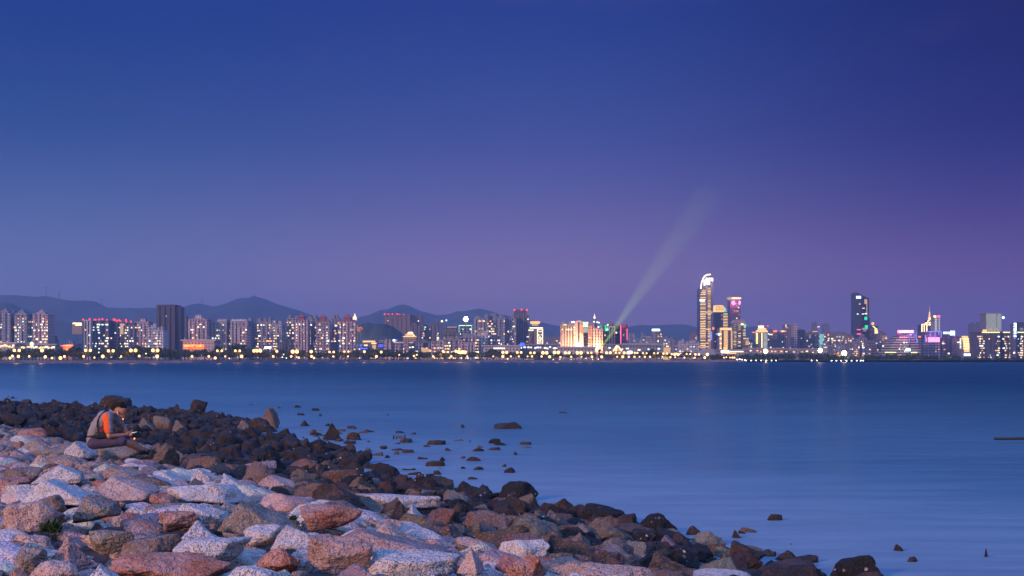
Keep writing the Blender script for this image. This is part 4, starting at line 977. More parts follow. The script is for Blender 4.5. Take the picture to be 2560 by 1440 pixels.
flood(2095, 883, 3, 'orange', 70, 'orange floodlight just left of the dazzling one')
flood(1105, 803, 2.8, 'goldhot', 700, 'gold lamp on a tall crane mast, left of the pair')
flood(1116, 801, 2.6, 'cool', 700, 'bluish-white lamp on a tall crane mast, right of the pair')
flood(168, 872, 4.5, 'orange', 60, 'orange-red light glowing before the kiosk sign')
flood(1768, 886, 4.0, 'goldhot', 60, 'golden floodlight at the foot of the curved-top tower')
flood(2535, 882, 2.4, 'bluewhite', 400, 'bluish lamp before the apartment slabs at the far right')
flood(2508, 794, 3.6, 'bluewhite', 1400, 'white ball of light on a mast right of the gridded office block')

# ---- air: even haze round everything
m = MB(); m.box(-6500, 6500, -60, 9000, -3.5, 322)
hz = m.build('haze', None)
hz.data.materials.clear()
hm = bpy.data.materials.new('evening_haze'); hm.use_nodes = True; hnt = hm.node_tree
hnt.nodes.remove(hnt.nodes['Principled BSDF'])
pv = N(hnt, 'ShaderNodeVolumePrincipled')
pv.inputs['Color'].default_value = (.50, .70, 1, 1); pv.inputs['Density'].default_value = 1.6e-4; pv.inputs['Anisotropy'].default_value = .42
hnt.links.new(pv.outputs[0], hnt.nodes['Material Output'].inputs['Volume'])
hz.data.materials.append(hm)
tag(hz, 'thin blue-violet evening haze over the bay', kind='stuff')
# ================================================================ the city: every building a thing with its parts
PANE = {}
def pane(key):
    if key not in PANE:
        m = MB(); m.box(-.5, .5, -.5, .5, -.5, .5); PANE[key] = m.mesh('window', E(key))
    return PANE[key]
PALW = {'mix': ['warm', 'warm', 'white', 'white', 'cool', 'amber', 'dimwarm', 'dimwarm'], 'warm': ['warm', 'amber', 'white', 'dimwarm'], 'cool': ['cool', 'white', 'white', 'warm'], 'dim': ['dimwarm', 'dimwhite', 'dimwarm', 'white']}
SUBOF = {'roof_arch': 'roof', 'roof_lamp': 'roof', 'antenna': 'roof', 'crown_fin': 'crown', 'crown_rib': 'crown', 'bulb_row': 'disc_roof', 'lantern': 'dome', 'lit_panel_line': 'lit_panel', 'ledge': 'wall', 'pier': 'wall', 'roof_plant': 'roof'}
class Bld:
    def __init__(s, name, label, cat, x0, x1, top, Y, col, depth=24, group=None):
        s.Y, s.px0, s.px1, s.top, s.depth, s.col = Y, x0, x1, top, depth, col
        s.x0, s.x1, s.z0, s.z1 = xm(x0, Y), xm(x1, Y), LZ - .3, zm(top, Y)
        s.o = ((s.x0 + s.x1) / 2, Y + depth / 2, LZ)
        s.root = empty(name, s.o, label, cat, group)
        s.front = Y; s.k = Y / F; s.named = {}
    def mb(s): return MB(s.o)
    def part(s, m, name, mat, col=None, label=None):
        up = s.named.get(SUBOF.get(name)) or s.root
        o = m.build(name, M[mat] if isinstance(mat, str) and mat in M else (E(mat) if isinstance(mat, str) else mat), up, col)
        s.named.setdefault(name, o)
        if label: o['label'] = label
        return o
    def rect(s, name, a, b, c, d, mat, col=None, y=None, th=.5, m=None):
        """a box whose face fills the photograph's rectangle (a, c)-(b, d), standing TH proud of the front"""
        y = s.front - th if y is None else y
        m_ = s.mb() if m is None else m
        m_.box(xm(a, s.Y), xm(b, s.Y), y, y + th + .6, zm(d, s.Y), zm(c, s.Y))
        if m is None: return s.part(m_, name, mat, col)
    def body(s, mat='flat', bays=3, seed=0, step_=.05, col=None, inset=.0):
        """core with projecting bays of uneven height"""
        r = random.Random(seed or int(s.px0 * 7 + s.top)); m = s.mb(); W = s.x1 - s.x0; s.cols = []
        H = s.z1 - s.z0
        m.box(s.x0 + W * .015, s.x1 - W * .015, s.Y + 1.6, s.Y + s.depth, s.z0, s.z1 - H * .012)
        if bays:
            w = W / (bays * 2 - 1 + .0001) if bays > 1 else W * .6
            for i in range(bays):
                a = s.x0 + i * 2 * w if bays > 1 else s.x0 + W * .2
                b = a + w; zt_ = s.z1 - H * r.uniform(0, step_)
                a -= w * .12 * (i > 0); b += w * .12 * (i < bays - 1)
                m.box(a, b, s.Y, s.Y + 3, s.z0, zt_)
                s.cols.append(((a + b) / 2, s.Y, (b - a)))
                if i < bays - 1: s.cols.append((b + w * .4, s.Y + 1.6, w * .7))
            for sx in (s.x0 - .01, s.x1 - 2.2): m.box(sx + .2, sx + 2.0, s.Y + s.depth * .35, s.Y + s.depth * .8, s.z0, s.z1 - H * .03)
        else: s.cols = [(s.x0 + W * (i + .5) / 4, s.Y + 1.6, W / 4) for i in range(4)]
        s.wall = s.part(m, 'wall', mat, col or s.col)
        return s
    def roof(s, kind='caps', col=None, n=2):
        r = random.Random(int(s.px0 * 3 + s.top)); m = s.mb(); W = s.x1 - s.x0; H = (s.z1 - s.z0)
        zb = s.z1 - H * .02
        if kind == 'caps':
            for i in range(n):
                c = s.x0 + W * (i + .5 + r.uniform(-.2, .2)) / n; w = W * r.uniform(.1, .2); m.box(c - w, c + w, s.Y + 4, s.Y + 14, zb, s.z1 + r.uniform(2, 5))
            m.box(s.x0 + W * .01, s.x1 - W * .01, s.Y + 1.2, s.Y + s.depth + .3, zb - .4, s.z1 + .2)
        elif kind == 'peak':
            c = (s.x0 + s.x1) / 2; w = W * .22; m.box(c - w, c + w, s.Y + 1, s.Y + 13, zb, s.z1 + 3); m.pyr(c - w * 1.25, c + w * 1.25, s.Y - .2, s.Y + 14.2, s.z1 + 3, s.z1 + 3 + W * .3)
            for sx in (-1, 1): m.pyr(c + sx * w * 1.9 - w * .6, c + sx * w * 1.9 + w * .6, s.Y + 1, s.Y + 9, zb, s.z1 + 1.5)
        elif kind == 'gable':
            c = s.x0 + W * .5; m.box(s.x0 + W * .2, s.x1 - W * .2, s.Y + 2, s.Y + 12, zb, s.z1 + 1.5); m.pyr(c - W * .22, c + W * .22, s.Y + 2, s.Y + 10, s.z1 + 1.5, s.z1 + 1.5 + W * .24)
        elif kind == 'flat':
            m.box(s.x0 - .3, s.x1 + .3, s.Y + 1, s.Y + s.depth + .4, zb, s.z1 + .6)
        s.roof_o = s.part(m, 'roof', 'paint', col or tuple(c * .7 for c in s.col))
        return s
    def windows(s, n, pal='mix', cols=None, seed=0, w=1.35, h=1.35, upto=.97, bottom=.04, pick_=3):
        """lit windows, most of them stacked in a few lit columns"""
        r = random.Random(seed or int(s.px0 * 13 + s.top)); fl = 3.1; z_lo = s.z0 + (s.z1 - s.z0) * bottom; nf = max(2, int((s.z1 * upto - z_lo) / fl))
        cs = list(s.cols); hot = [r.choice(cs) for _ in range(pick_)]; used = set()
        n = int(n * 1.35)
        for _ in range(n * 3):
            if len(used) >= n: break
            c = r.choice(hot) if r.random() < .72 else r.choice(cs)
            f = int(r.random() ** 1.1 * nf); dx = r.choice((-.28, .05, .3)) * c[2]
            key = (round(c[0] + dx, 1), f)
            if key in used: continue
            used.add(key)
            sc = r.uniform(.75, 1.25) * s.Y / 1650
            link('window', pane(r.choice(PALW[pal])), s.root, (c[0] + dx - s.o[0], c[1] - .1 - s.o[1], z_lo + f * fl + 1.5 - s.o[2]), (w * sc * r.choice((.8, 1, 1, 1.6)), .4, h * sc))
        return s
    def reds(s, pts, key='red', r=1.0):
        for px, py in pts:
            X, _, Z = at(px, py, s.Y + 4)
            link('beacon', globe(key, round(r * s.Y / 1650, 2)), getattr(s, 'roof_o', s.root), (X - s.o[0], 4 - s.depth / 2, Z - s.o[2]))
        return s
    def glyphs(s, name, a, b, c, d, mat, n, seed=1, y=None, th=.5):
        """a lit sign of chunky strokes"""
        r = random.Random(seed); m = s.mb(); y = s.front - th if y is None else y; w = (b - a) / n
        for i in range(n):
            xa, xb = a + i * w + w * .08, a + (i + 1) * w - w * .08; t = (xb - xa) * .24; v = (d - c) * .2
            for q_ in (0, 1, 2):
                if r.random() < .85: yy = c + (d - c - v) * q_ / 2; m.box(xm(xa, s.Y), xm(xb, s.Y), y, y + .4, zm(yy + v, s.Y), zm(yy, s.Y))
            for q_ in (0, 1, 2):
                if r.random() < .6: xx = xa + (xb - xa - t) * q_ / 2; m.box(xm(xx, s.Y), xm(xx + t, s.Y), y - .02, y + .38, zm(d, s.Y), zm(c, s.Y))
        return s.part(m, name, mat)
def tower(label, x0, x1, top, Y, col, mat='flat', bays=3, roof='caps', n=2, lit=22, pal='mix', depth=24, name='apartment_tower', cat='apartment tower', group=None, rcol=None, reds=None, **kw):
    b = Bld(name, label, cat, x0, x1, top, Y, col, depth, group).body(mat, bays); b.roof(roof, rcol, n)
    if lit: b.windows(lit, pal, **kw)
    if reds: b.reds(reds)
    return b
BEIGE, PINKW, GREYB, WHITEW, DARKB, SLATE = (.44, .43, .47), (.50, .39, .43), (.29, .31, .40), (.58, .58, .64), (.075, .06, .085), (.15, .17, .24)
# ---------------- left part
tower('pale apartment tower cut by the left edge, under a small peaked roof', -8, 26, 781, 1500, GREYB, bays=3, roof='gable', lit=16)
tower('apartment tower with a small peaked roof, second from the left edge', 36, 66, 782, 1500, GREYB, bays=3, roof='gable', lit=30)
tower('lower wing left of the second peaked apartment tower', 28, 37, 787, 1512, GREYB, bays=1, lit=8)
tower('narrow apartment block with one brightly lit column between peaked towers', 66, 82, 795, 1508, GREYB, bays=2, lit=18, pal='cool')
b = tower('stepped apartment tower with a peaked roof, third of the peaked ones', 82, 119, 784, 1500, PINKW, bays=4, roof='gable', lit=46)
def hall(label, x0, x1, y0, y1, Y, col, depth=30, name='low_hall', cat='hall', wins=0, key='warm', roofh=1.2, strip=None, group=None):
    b = Bld(name, label, cat, x0, x1, y0, Y, col, depth, group); m = b.mb(); m.box(b.x0, b.x1, Y, Y + depth, b.z0, b.z1); b.part(m, 'wall', 'flat', col)
    m = b.mb(); m.box(b.x0 - 1.5, b.x1 + 1.5, Y - 1.6, Y + depth + 1.2, b.z1, b.z1 + roofh); b.part(m, 'roof', 'paint', tuple(min(.6, c * 1.2) for c in col))
    r = random.Random(int(x0))
    for i in range(wins):
        px = x0 + (x1 - x0) * (i + .5 + r.uniform(-.3, .3)) / wins
        X, _, Z = at(px, y0 + (y1 - y0) * r.uniform(.35, .75), Y); link('window', pane(key if r.random() < .7 else 'white'), b.root, (X - b.o[0], -b.depth / 2 - .1, Z - b.o[2]), (r.uniform(1.2, 2.8), .4, 1.3))
    if strip: b.rect('light_strip', x0 + 1, x1 - 1, strip[0], strip[1], strip[2])
    return b
hall('white flat hall with small arched windows at the left edge', -10, 38, 859, 871, 1260, (.5, .47, .44), wins=8)
hall('long low grey hall right of the white one, dotted with lamps', 40, 138, 863, 873, 1275, (.33, .33, .37), wins=16)
b = hall('small kiosk topped with a glowing red sign', 156, 180, 866, 874, 1180, (.3, .2, .18), depth=12); b.rect('sign', 158, 178, 862.4, 866.2, 'signred')
b = Bld('hillside_lodge', 'long gold-lit lodge on the dark hillside above the halls', 'lodge', 180, 206, 807, 2300, (.4, .3, .2), 12)
b.z0 = zm(836, 2300); m = b.mb(); m.box(b.x0, b.x1, 2300, 2312, b.z0, b.z1); b.part(m, 'wall', 'flat', b.col); b.rect('light_strip', 182, 204, 806.5, 810, 'goldhot'); b.rect('light_strip', 189, 204, 811, 813.6, 'goldhot')
m = b.mb(); m.pyr(b.x0 - 1, b.x1 + 1, 2299, 2313, b.z1, b.z1 + 3, .7); b.part(m, 'roof', 'paint', (.12, .1, .1))
b = tower('pale ribbed tower at the left end of the red-lit roofs', 207, 227, 801, 1620, WHITEW, 'ribs', 3, 'flat', lit=5, reds=[(208, 799), (224, 798)])
tower('dark blue-grey tower, second under the red roof lights', 227, 250, 802, 1628, SLATE, bays=3, roof='flat', lit=16, pal='cool', reds=[(236, 800), (239, 799.6), (248, 798.6)])
tower('dark blue-grey tower, third under the red roof lights', 250, 271, 802, 1632, SLATE, bays=2, roof='flat', lit=14, pal='cool', reds=[(256, 798), (267, 800)])
b = tower('dark glassy tower with a tall tan lit panel, under red roof lights', 271, 311, 805, 1640, SLATE, 'glass', 3, 'flat', lit=10, pal='cool', reds=[(284, 799), (287, 799), (292, 802), (298, 800.5), (301, 803)])
b.rect('lit_panel', 300, 308.5, 809, 836, 'dimwarm')
tower('blue-grey tower at the right end of the red-lit roofs', 311, 336, 807, 1636, SLATE, bays=3, roof='flat', lit=18, pal='cool', reds=[(315, 800), (316, 805), (327, 804)])
b = tower('pale pinkish tower with a narrow raised top before the dark slab', 336, 371, 805, 1640, PINKW, bays=4, roof='flat', lit=22)
b.rect('upper_storeys', 347, 360, 796, 806, 'flat', PINKW, y=b.Y + 6, th=8)
tower('low pale white apartment block in front of the dark slab, left half', 371, 390, 818, 1600, WHITEW, bays=3, lit=15)
tower('low white apartment block in front of the dark slab, right half', 389, 408, 826, 1590, WHITEW, bays=2, lit=14)
b = tower('very dark wide slab tower with hardly a lit window', 391, 437, 763, 1750, DARKB, 'flat', 4, 'flat', lit=3, pal='dim', depth=34, name='slab_tower', cat='tower')
b.rect('side_wing', 436, 449, 766.5, 880, 'flat', (.06, .05, .07), y=b.Y + 5, th=20); b.rect('roof_plant', 420, 434, 760.8, 764, 'paint', DARKB, y=b.Y + 6, th=8)
tower('dim hazy tower right behind the dark slab', 449, 466, 797, 1900, (.13, .11, .15), bays=2, lit=3, pal='dim')
b = tower('pink-lit apartment tower with a tall roof block over the red sign', 470, 517, 799, 1620, PINKW, bays=5, roof='flat', lit=24)
b.rect('roof_block', 486, 500, 787, 800, 'flat', WHITEW, y=b.Y + 5, th=9); b.rect('upper_storeys', 479, 511, 795, 800, 'flat', PINKW, y=b.Y + 3, th=10)
b = hall('white podium building carrying a glowing red sign of characters', 456, 536, 852, 872, 1360, (.5, .42, .43), depth=30, name='podium_building', cat='building')
m = b.mb()
for yy in (856, 860.5, 865): b.rect('', 508, 535, yy, yy + 1.4, '', m=m, th=.8)
b.part(m, 'ledge', 'paint', (.6, .5, .5))
b.rect('sign_board', 459, 511, 861.5, 873, 'signred', th=.3); b.glyphs('sign', 459, 511, 862, 867, 'signorange', 9, 3, th=.9); b.glyphs('sign', 460, 510, 868.5, 873, 'orange', 11, 4, th=.9)
b = tower('pale apartment block with a raised crown, right of the red sign', 527, 566, 805, 1640, BEIGE, bays=4, roof='flat', lit=26); b.rect('upper_storeys', 541, 565, 797, 806, 'flat', BEIGE, y=b.Y + 4, th=10)
tower('pale apartment block set low between two crowned ones', 565, 577, 809, 1655, BEIGE, bays=2, lit=10)
b = tower('pale apartment block with a wide flat crown', 575, 617, 803, 1640, BEIGE, bays=5, roof='flat', lit=26); b.rect('upper_storeys', 576, 614, 797, 804, 'flat', WHITEW, y=b.Y + 5, th=10)
tower('pinkish apartment block standing forward, right of the wide crown', 596, 617, 815, 1600, PINKW, bays=3, lit=10)
tower('blue-grey apartment block with warm lit columns', 617, 652, 805, 1660, GREYB, bays=4, lit=30, pal='warm')
tower('pale-framed apartment block left of the white-signed gap', 652, 678, 804, 1650, GREYB, bays=3, lit=22, pal='warm')
tower('lower apartment block beside the white-signed gap, many warm windows', 676, 704, 810, 1640, BEIGE, bays=3, lit=26, pal='warm')
b = tower('small dark block topped by no lights over a bluish-white sign', 705, 718, 847, 1480, (.10, .12, .2), 'glass', 1, 'flat', lit=0, name='office_block', cat='office'); b.rect('sign', 703, 718, 868.5, 873, 'bluewhite', y=1380)
tower('grey apartment tower with a warm column, left of the pink peaked ones', 717, 744, 795, 1660, GREYB, bays=3, lit=22, pal='warm')
PK = dict(bays=5, roof='peak', rcol=(.30, .10, .10))
tower('pink apartment tower with a dark red peaked roof, left of three', 736, 769, 799, 1620, PINKW, lit=22, **PK)
tower('grey balconied tower between the left and middle pink peaked towers', 768, 791, 796, 1650, GREYB, bays=3, lit=18)
tower('pink apartment tower with a dark red peaked roof, middle of three', 790, 823, 801, 1620, PINKW, lit=26, **PK)
tower('dark grey tower with wide lit windows behind the pink peaked ones', 827, 848, 795, 1690, GREYB, bays=3, lit=12, pal='warm')
tower('pink apartment tower with a dark red peaked roof, right of three', 847, 888, 801, 1620, PINKW, lit=26, **PK)
# pagoda on the hill, with its floodlit trees
Y = 2230; X, _, Z = at(887, 838, Y); k = Y / F
t = empty('pagoda', (X, Y, Z), 'golden floodlit pagoda on the dark wooded hill', 'pagoda'); m = MB((X, Y, Z))
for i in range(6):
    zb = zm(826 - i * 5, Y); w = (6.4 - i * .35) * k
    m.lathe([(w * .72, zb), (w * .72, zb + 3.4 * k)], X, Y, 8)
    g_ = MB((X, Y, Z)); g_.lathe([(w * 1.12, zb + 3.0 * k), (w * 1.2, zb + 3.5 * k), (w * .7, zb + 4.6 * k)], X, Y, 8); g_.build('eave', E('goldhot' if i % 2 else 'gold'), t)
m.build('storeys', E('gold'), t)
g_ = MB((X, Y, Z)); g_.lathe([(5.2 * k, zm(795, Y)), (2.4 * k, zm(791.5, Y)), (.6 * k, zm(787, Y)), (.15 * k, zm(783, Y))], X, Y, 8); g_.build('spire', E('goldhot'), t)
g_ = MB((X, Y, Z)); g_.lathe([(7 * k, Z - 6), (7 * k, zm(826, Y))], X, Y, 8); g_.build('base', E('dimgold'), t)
Y2 = 2215
for px, py, w in ((893, 824, 10), (901, 822, 8)):
    X, _, Z = at(px, py, Y2); t = empty('floodlit_tree', (X, Y2, Z - 9), f"{'larger' if w > 9 else 'smaller'} amber-floodlit tree beside the pagoda", 'tree', 'floodlit trees by the pagoda')
    V_, F_ = CR[w % 8]; m = MB((X, Y2, Z - 9)); rx = w * Y2 / F * .8; m.poly([(X + a * rx, Y2 + b_ * rx, Z + c * rx) for a, b_, c in V_], F_)
    m.build('crown', plain('lit_leaves', (.30, .17, .05), .8), t); m = MB((X, Y2, Z - 9)); m.bar((X, Y2, Z - 14), (X, Y2, Z), .5); m.build('trunk', bark_m, t)  # amber of the floodlight is put into the leaf colour
def flood_lamp(px, py, Y, power, size=(8, 2), col=(1, .55, .22), tilt=55):
    L = bpy.data.lights.new('floodlight', 'AREA'); L.energy, L.color, L.shape, L.size, L.size_y = power, col, 'RECTANGLE', *size
    o = bpy.data.objects.new('floodlight', L); COL.objects.link(o); o.location = at(px, py, Y); o.rotation_euler = (math.radians(90 + tilt), 0, 0)
flood_lamp(897, 836, 2190, 40000, (14, 4), (1, .42, .12), 40)
# ---------------- middle
b = tower('wide tan slab under a row of red roof lights, behind the dark hill', 962, 1026, 787, 2700, (.24, .17, .15), 'flat', 6, 'flat', lit=4, reds=[(962, 786), (971, 786), (981, 786), (993, 786), (999, 787), (1009, 787)], depth=40)
tower('right wing of the wide tan slab, without red lights', 1026, 1054, 789, 2720, (.22, .16, .15), bays=3, roof='flat', lit=4, depth=40)
tower('dark apartment block with scattered windows right of the dark hill', 1027, 1060, 813, 2050, (.17, .16, .2), bays=4, lit=14)
tower('dark apartment block with scattered windows, right neighbour', 1060, 1096, 812, 2060, (.17, .16, .2), bays=4, lit=16)
b = tower('unfinished block with a pale lit rim under the crane lamps', 1103, 1142, 818, 2000, (.15, .18, .24), 'office', 4, 'flat', lit=4, depth=30); b.rect('light_strip', 1118, 1142, 817, 818.6, 'dimgold')
tower('block under construction with a dark open top storey', 1108, 1144, 829, 1850, (.2, .17, .18), 'office', 4, 'caps', n=3, lit=8)
b = Bld('green_edged_block', 'square block outlined in pale green light below the dazzling floodlight', 'building', 1147, 1180, 814, 1900, (.20, .27, .30), 26).body('office', 4)
b.roof('flat'); b.rect('light_strip', 1147, 1180, 813, 814.4, 'palegreen'); b.rect('light_strip', 1147, 1148.4, 814.6, 832, 'teal'); b.rect('light_strip', 1178.6, 1180, 814.6, 837, 'teal'); b.windows(5, 'cool')
tower('tall grey apartment tower with a square roof cap, left of three', 1184, 1221, 795, 1720, GREYB, bays=4, roof='caps', n=2, lit=26, pal='warm')
tower('tall grey apartment tower with a square roof cap, middle of three', 1221, 1262, 793, 1730, GREYB, bays=4, roof='caps', n=2, lit=32, pal='warm')
tower('tall grey apartment tower with a square roof cap, right of three', 1261, 1291, 795, 1740, GREYB, bays=3, roof='caps', n=1, lit=16, pal='warm')
b = tower('tall dark office tower with a narrower top and three red beacons', 1282, 1323, 788, 1760, (.21, .19, .23), 'ribs', 4, 'flat', lit=4, depth=30, name='office_tower', cat='tower')
b.rect('upper_storeys', 1286, 1317, 774, 789, 'ribs', (.13, .13, .19), y=b.Y + 4, th=16); b.reds([(1286, 775), (1304, 774), (1317, 775)])
tower('low pale block in front of the three capped towers', 1190, 1218, 838, 1500, WHITEW, bays=3, lit=14, group=None)
tower('mid-height grey block below the green-edged one, warm windows', 1150, 1192, 842, 1480, GREYB, bays=5, lit=26, pal='warm')
tower('grey block with pale end wall left of the green-edged one', 1110, 1150, 850, 1460, (.3, .3, .33), bays=4, lit=12)
tower('small grey block with a lit corner beside the capped towers', 1218, 1252, 845, 1520, GREYB, bays=4, lit=16)
b = Bld('gold_hotel', 'hotel blazing with gold lattice lights right of the beaconed tower', 'hotel', 1322, 1358, 821, 1620, (.26, .17, .2), 26).body('ribs', 3); b.roof('flat')
b.rect('crown', 1326, 1350, 803.5, 809, 'amber', y=1622); b.rect('crown', 1330, 1346, 809.6, 814, 'dimgold', y=1623); b.rect('light_strip', 1324, 1357, 818.6, 821, 'white'); b.rect('light_strip', 1321, 1334, 824, 827, 'palegreen')
m = b.mb(); r = random.Random(4)
for i in range(15):
    for j in range(5):
        if r.random() < .62: b.rect('', 1343.5 + j * 2.8, 1345.8 + j * 2.8, 823 + i * 2.6, 824.6 + i * 2.6, '', m=m)
b.part(m, 'lattice', 'white'); b.rect('sign', 1342, 1347, 860, 863.5, 'signred'); b.rect('light_strip', 1343, 1344, 822, 862, 'goldhot', th=.8); b.rect('light_strip', 1356, 1357.2, 822, 862, 'goldhot', th=.8)
tower('low hazy block right of the gold hotel', 1362, 1382, 850, 2100, (.2, .19, .24), bays=3, lit=8, pal='dim'); tower('low hazy block with a warm lit middle, left of the floodlit slabs', 1382, 1402, 845, 2100, (.2, .19, .24), bays=2, lit=8, pal='warm')
# floodlit hotel slabs
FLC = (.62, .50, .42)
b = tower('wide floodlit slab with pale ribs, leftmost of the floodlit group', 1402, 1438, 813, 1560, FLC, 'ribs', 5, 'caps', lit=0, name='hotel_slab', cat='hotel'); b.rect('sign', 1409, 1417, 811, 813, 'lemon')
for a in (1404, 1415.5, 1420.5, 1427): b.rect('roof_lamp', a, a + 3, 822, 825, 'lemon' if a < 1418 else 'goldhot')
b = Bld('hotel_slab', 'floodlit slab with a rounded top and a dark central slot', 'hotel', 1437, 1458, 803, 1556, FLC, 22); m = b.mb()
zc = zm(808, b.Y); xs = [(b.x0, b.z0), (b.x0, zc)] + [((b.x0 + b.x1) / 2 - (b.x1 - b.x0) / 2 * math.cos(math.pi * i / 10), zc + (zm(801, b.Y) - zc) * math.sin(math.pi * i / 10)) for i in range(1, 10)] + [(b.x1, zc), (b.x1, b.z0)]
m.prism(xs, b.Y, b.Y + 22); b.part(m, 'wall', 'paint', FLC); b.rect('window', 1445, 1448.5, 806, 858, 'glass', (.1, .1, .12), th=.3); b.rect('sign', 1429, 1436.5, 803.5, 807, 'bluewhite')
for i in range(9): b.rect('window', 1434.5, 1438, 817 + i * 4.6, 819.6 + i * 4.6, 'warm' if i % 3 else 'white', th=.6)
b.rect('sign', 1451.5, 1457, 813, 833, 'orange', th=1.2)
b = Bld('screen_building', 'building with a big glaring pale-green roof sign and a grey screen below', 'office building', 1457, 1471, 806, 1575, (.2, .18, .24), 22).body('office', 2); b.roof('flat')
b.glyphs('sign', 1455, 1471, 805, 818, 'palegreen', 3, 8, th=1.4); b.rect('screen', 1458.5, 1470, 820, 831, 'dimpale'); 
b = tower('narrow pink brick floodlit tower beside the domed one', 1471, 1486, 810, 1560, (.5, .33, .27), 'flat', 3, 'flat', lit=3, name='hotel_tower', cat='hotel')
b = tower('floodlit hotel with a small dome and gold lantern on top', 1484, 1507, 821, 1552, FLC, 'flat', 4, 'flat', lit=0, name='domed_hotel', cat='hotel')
m = b.mb(); cx = xm(1487, 1560); k = 1560 / F
m.lathe([(6 * k, zm(821, 1560)), (6 * k, zm(812, 1560)), (6.6 * k, zm(811.6, 1560)), (6.6 * k, zm(810, 1560)), (4.8 * k, zm(806, 1560)), (3 * k, zm(800, 1560)), (1.3 * k, zm(796.5, 1560))], cx, 1566, 12); b.part(m, 'dome', 'paint', (.15, .22, .30))
m = b.mb(); m.lathe([(1.2 * k, zm(796, 1560)), (2.1 * k, zm(793.5, 1560)), (1.1 * k, zm(790.5, 1560)), (.25 * k, zm(787, 1560)), (.1 * k, zm(783, 1560))], cx, 1566, 8); b.part(m, 'lantern', 'goldhot')
for a, c in ((1483, 803), (1491, 804), (1495, 805), (1494, 816)): b.rect('roof_lamp', a, a + 4, c, c + 3, 'white', y=1551)
b = tower('grey office block carrying two green lit emblems', 1505, 1530, 814, 1600, (.18, .19, .22), 'office', 3, 'caps', lit=6, pal='cool', name='office_block', cat='office')
b.glyphs('emblem', 1501, 1506, 812, 818, 'green', 1, 2, th=1.2); b.glyphs('emblem', 1511.5, 1521, 813, 828, 'green', 2, 6); b.rect('roof_lamp', 1517.5, 1521.5, 810.5, 813.5, 'white')
b = Bld('frame_building', 'pale building with tall white portal frames behind the green beam', 'office building', 1522, 1538, 813, 1590, (.3, .31, .33), 24); m = b.mb(); m.box(b.x0, b.x1, b.Y + 1, b.Y + 24, b.z0, b.z1); b.part(m, 'wall', 'glass', (.2, .21, .25))
m = b.mb()
for a in (1523, 1529, 1535.5): b.rect('', a, a + 1.9, 818, 862, '', m=m)
b.rect('', 1522, 1538, 815, 818.5, '', m=m, th=.8); b.part(m, 'frame', 'paint', (.6, .6, .56)); b.roof('caps')
tower('plain grey-violet block behind the green beam', 1538, 1551, 815, 1610, (.22, .21, .28), 'glass', 2, 'flat', lit=2, pal='cool', name='office_block', cat='office')
b = Bld('red_edged_tower', 'dark slab edged with pink-red light lines, a red sign at its top', 'office tower', 1551, 1569, 813, 1580, (.07, .06, .09), 22).body('glass', 0); b.roof('flat')
b.rect('light_strip', 1551, 1552.8, 813, 860, 'hotpink'); b.rect('light_strip', 1567, 1568.2, 822, 850, 'hotpink'); b.glyphs('sign', 1556, 1564.5, 813.5, 820, 'signred', 2, 5); b.windows(5, 'dim')
hall('long flat-roofed white exhibition hall before the floodlit slabs', 1397, 1488, 869.5, 879, 1330, (.42, .43, .5), name='exhibition_hall', depth=60)
hall('long grey terminal-like hall behind the lit tent roof', 1516, 1655, 863, 879, 1400, (.24, .26, .34), name='exhibition_hall', depth=60, wins=6, key='cool')
hall('upper storey hall with a wide flat roof right of the tent roof', 1560, 1640, 860.5, 866, 1440, (.2, .22, .3), name='exhibition_hall', depth=50)
b = hall('long white low hall with a bright lit canopy under the beaconed tower', 1208, 1300, 866, 876, 1330, (.4, .4, .46), name='exhibition_hall', depth=40); b.rect('light_strip', 1234, 1262, 869.5, 872.5, 'white'); b.glyphs('sign', 1300, 1311, 857, 865.5, 'blue', 2, 3, y=1326)
hall('grey low hall with dotted lights right of the blue sign', 1300, 1398, 863, 876, 1370, (.2, .21, .29), name='exhibition_hall', depth=40, wins=12, key='cool')
b = Bld('tent_roof', 'triangular tent-like roof glowing pale gold among the halls', 'pavilion', 1531, 1556, 864, 1300, (.5, .4, .3), 20); m = b.mb()
m.prism([(xm(1531, 1300), zm(878, 1300)), (xm(1542, 1300), zm(863.5, 1300)), (xm(1546, 1300), zm(864.5, 1300)), (xm(1556, 1300), zm(878, 1300))], 1300, 1312); b.part(m, 'canopy', 'dimgold')
m = b.mb()
for a, c in ((1533, 1542), (1554, 1545), (1540, 1542.6)): m.bar(at(a, 878, 1299.6), at(c, 864.2, 1299.6), .35, 5)
b.part(m, 'frame', 'goldhot')
m = b.mb(); m.box(b.x0, b.x1, 1301, 1311, b.z0, zm(878, 1300)); b.part(m, 'wall', 'paint', (.3, .25, .2))
b = hall('small block showing a bluish-white screen among the amber lamps', 1569, 1581, 877, 890, 1210, (.2, .2, .3), depth=8, name='screen_kiosk', cat='kiosk'); b.rect('screen', 1570, 1580, 877.6, 884.5, 'bluewhite')
b = tower('hazy tower under a glaring white roof sign', 1634, 1656, 827, 1900, (.26, .25, .3), 'flat', 3, 'flat', lit=12, name='office_tower', cat='tower'); b.rect('sign', 1628, 1648, 822.4, 828, 'screen', y=1890)
b = Bld('lit_gate', 'small gold-lit temple-like gate below the hazy low blocks', 'gate', 1661, 1676, 869, 1320, (.4, .3, .2), 8); m = b.mb(); m.box(b.x0, b.x1, 1320, 1328, b.z0, b.z1); b.part(m, 'wall', 'dimgold'); m = b.mb(); m.pyr(b.x0 - 1.5, b.x1 + 1.5, 1318.5, 1329.5, b.z1, b.z1 + 2.2, .5); b.part(m, 'roof', 'paint', (.3, .2, .15)); b.rect('lamp_globe', 1666, 1671, 865, 867.4, 'goldhot')
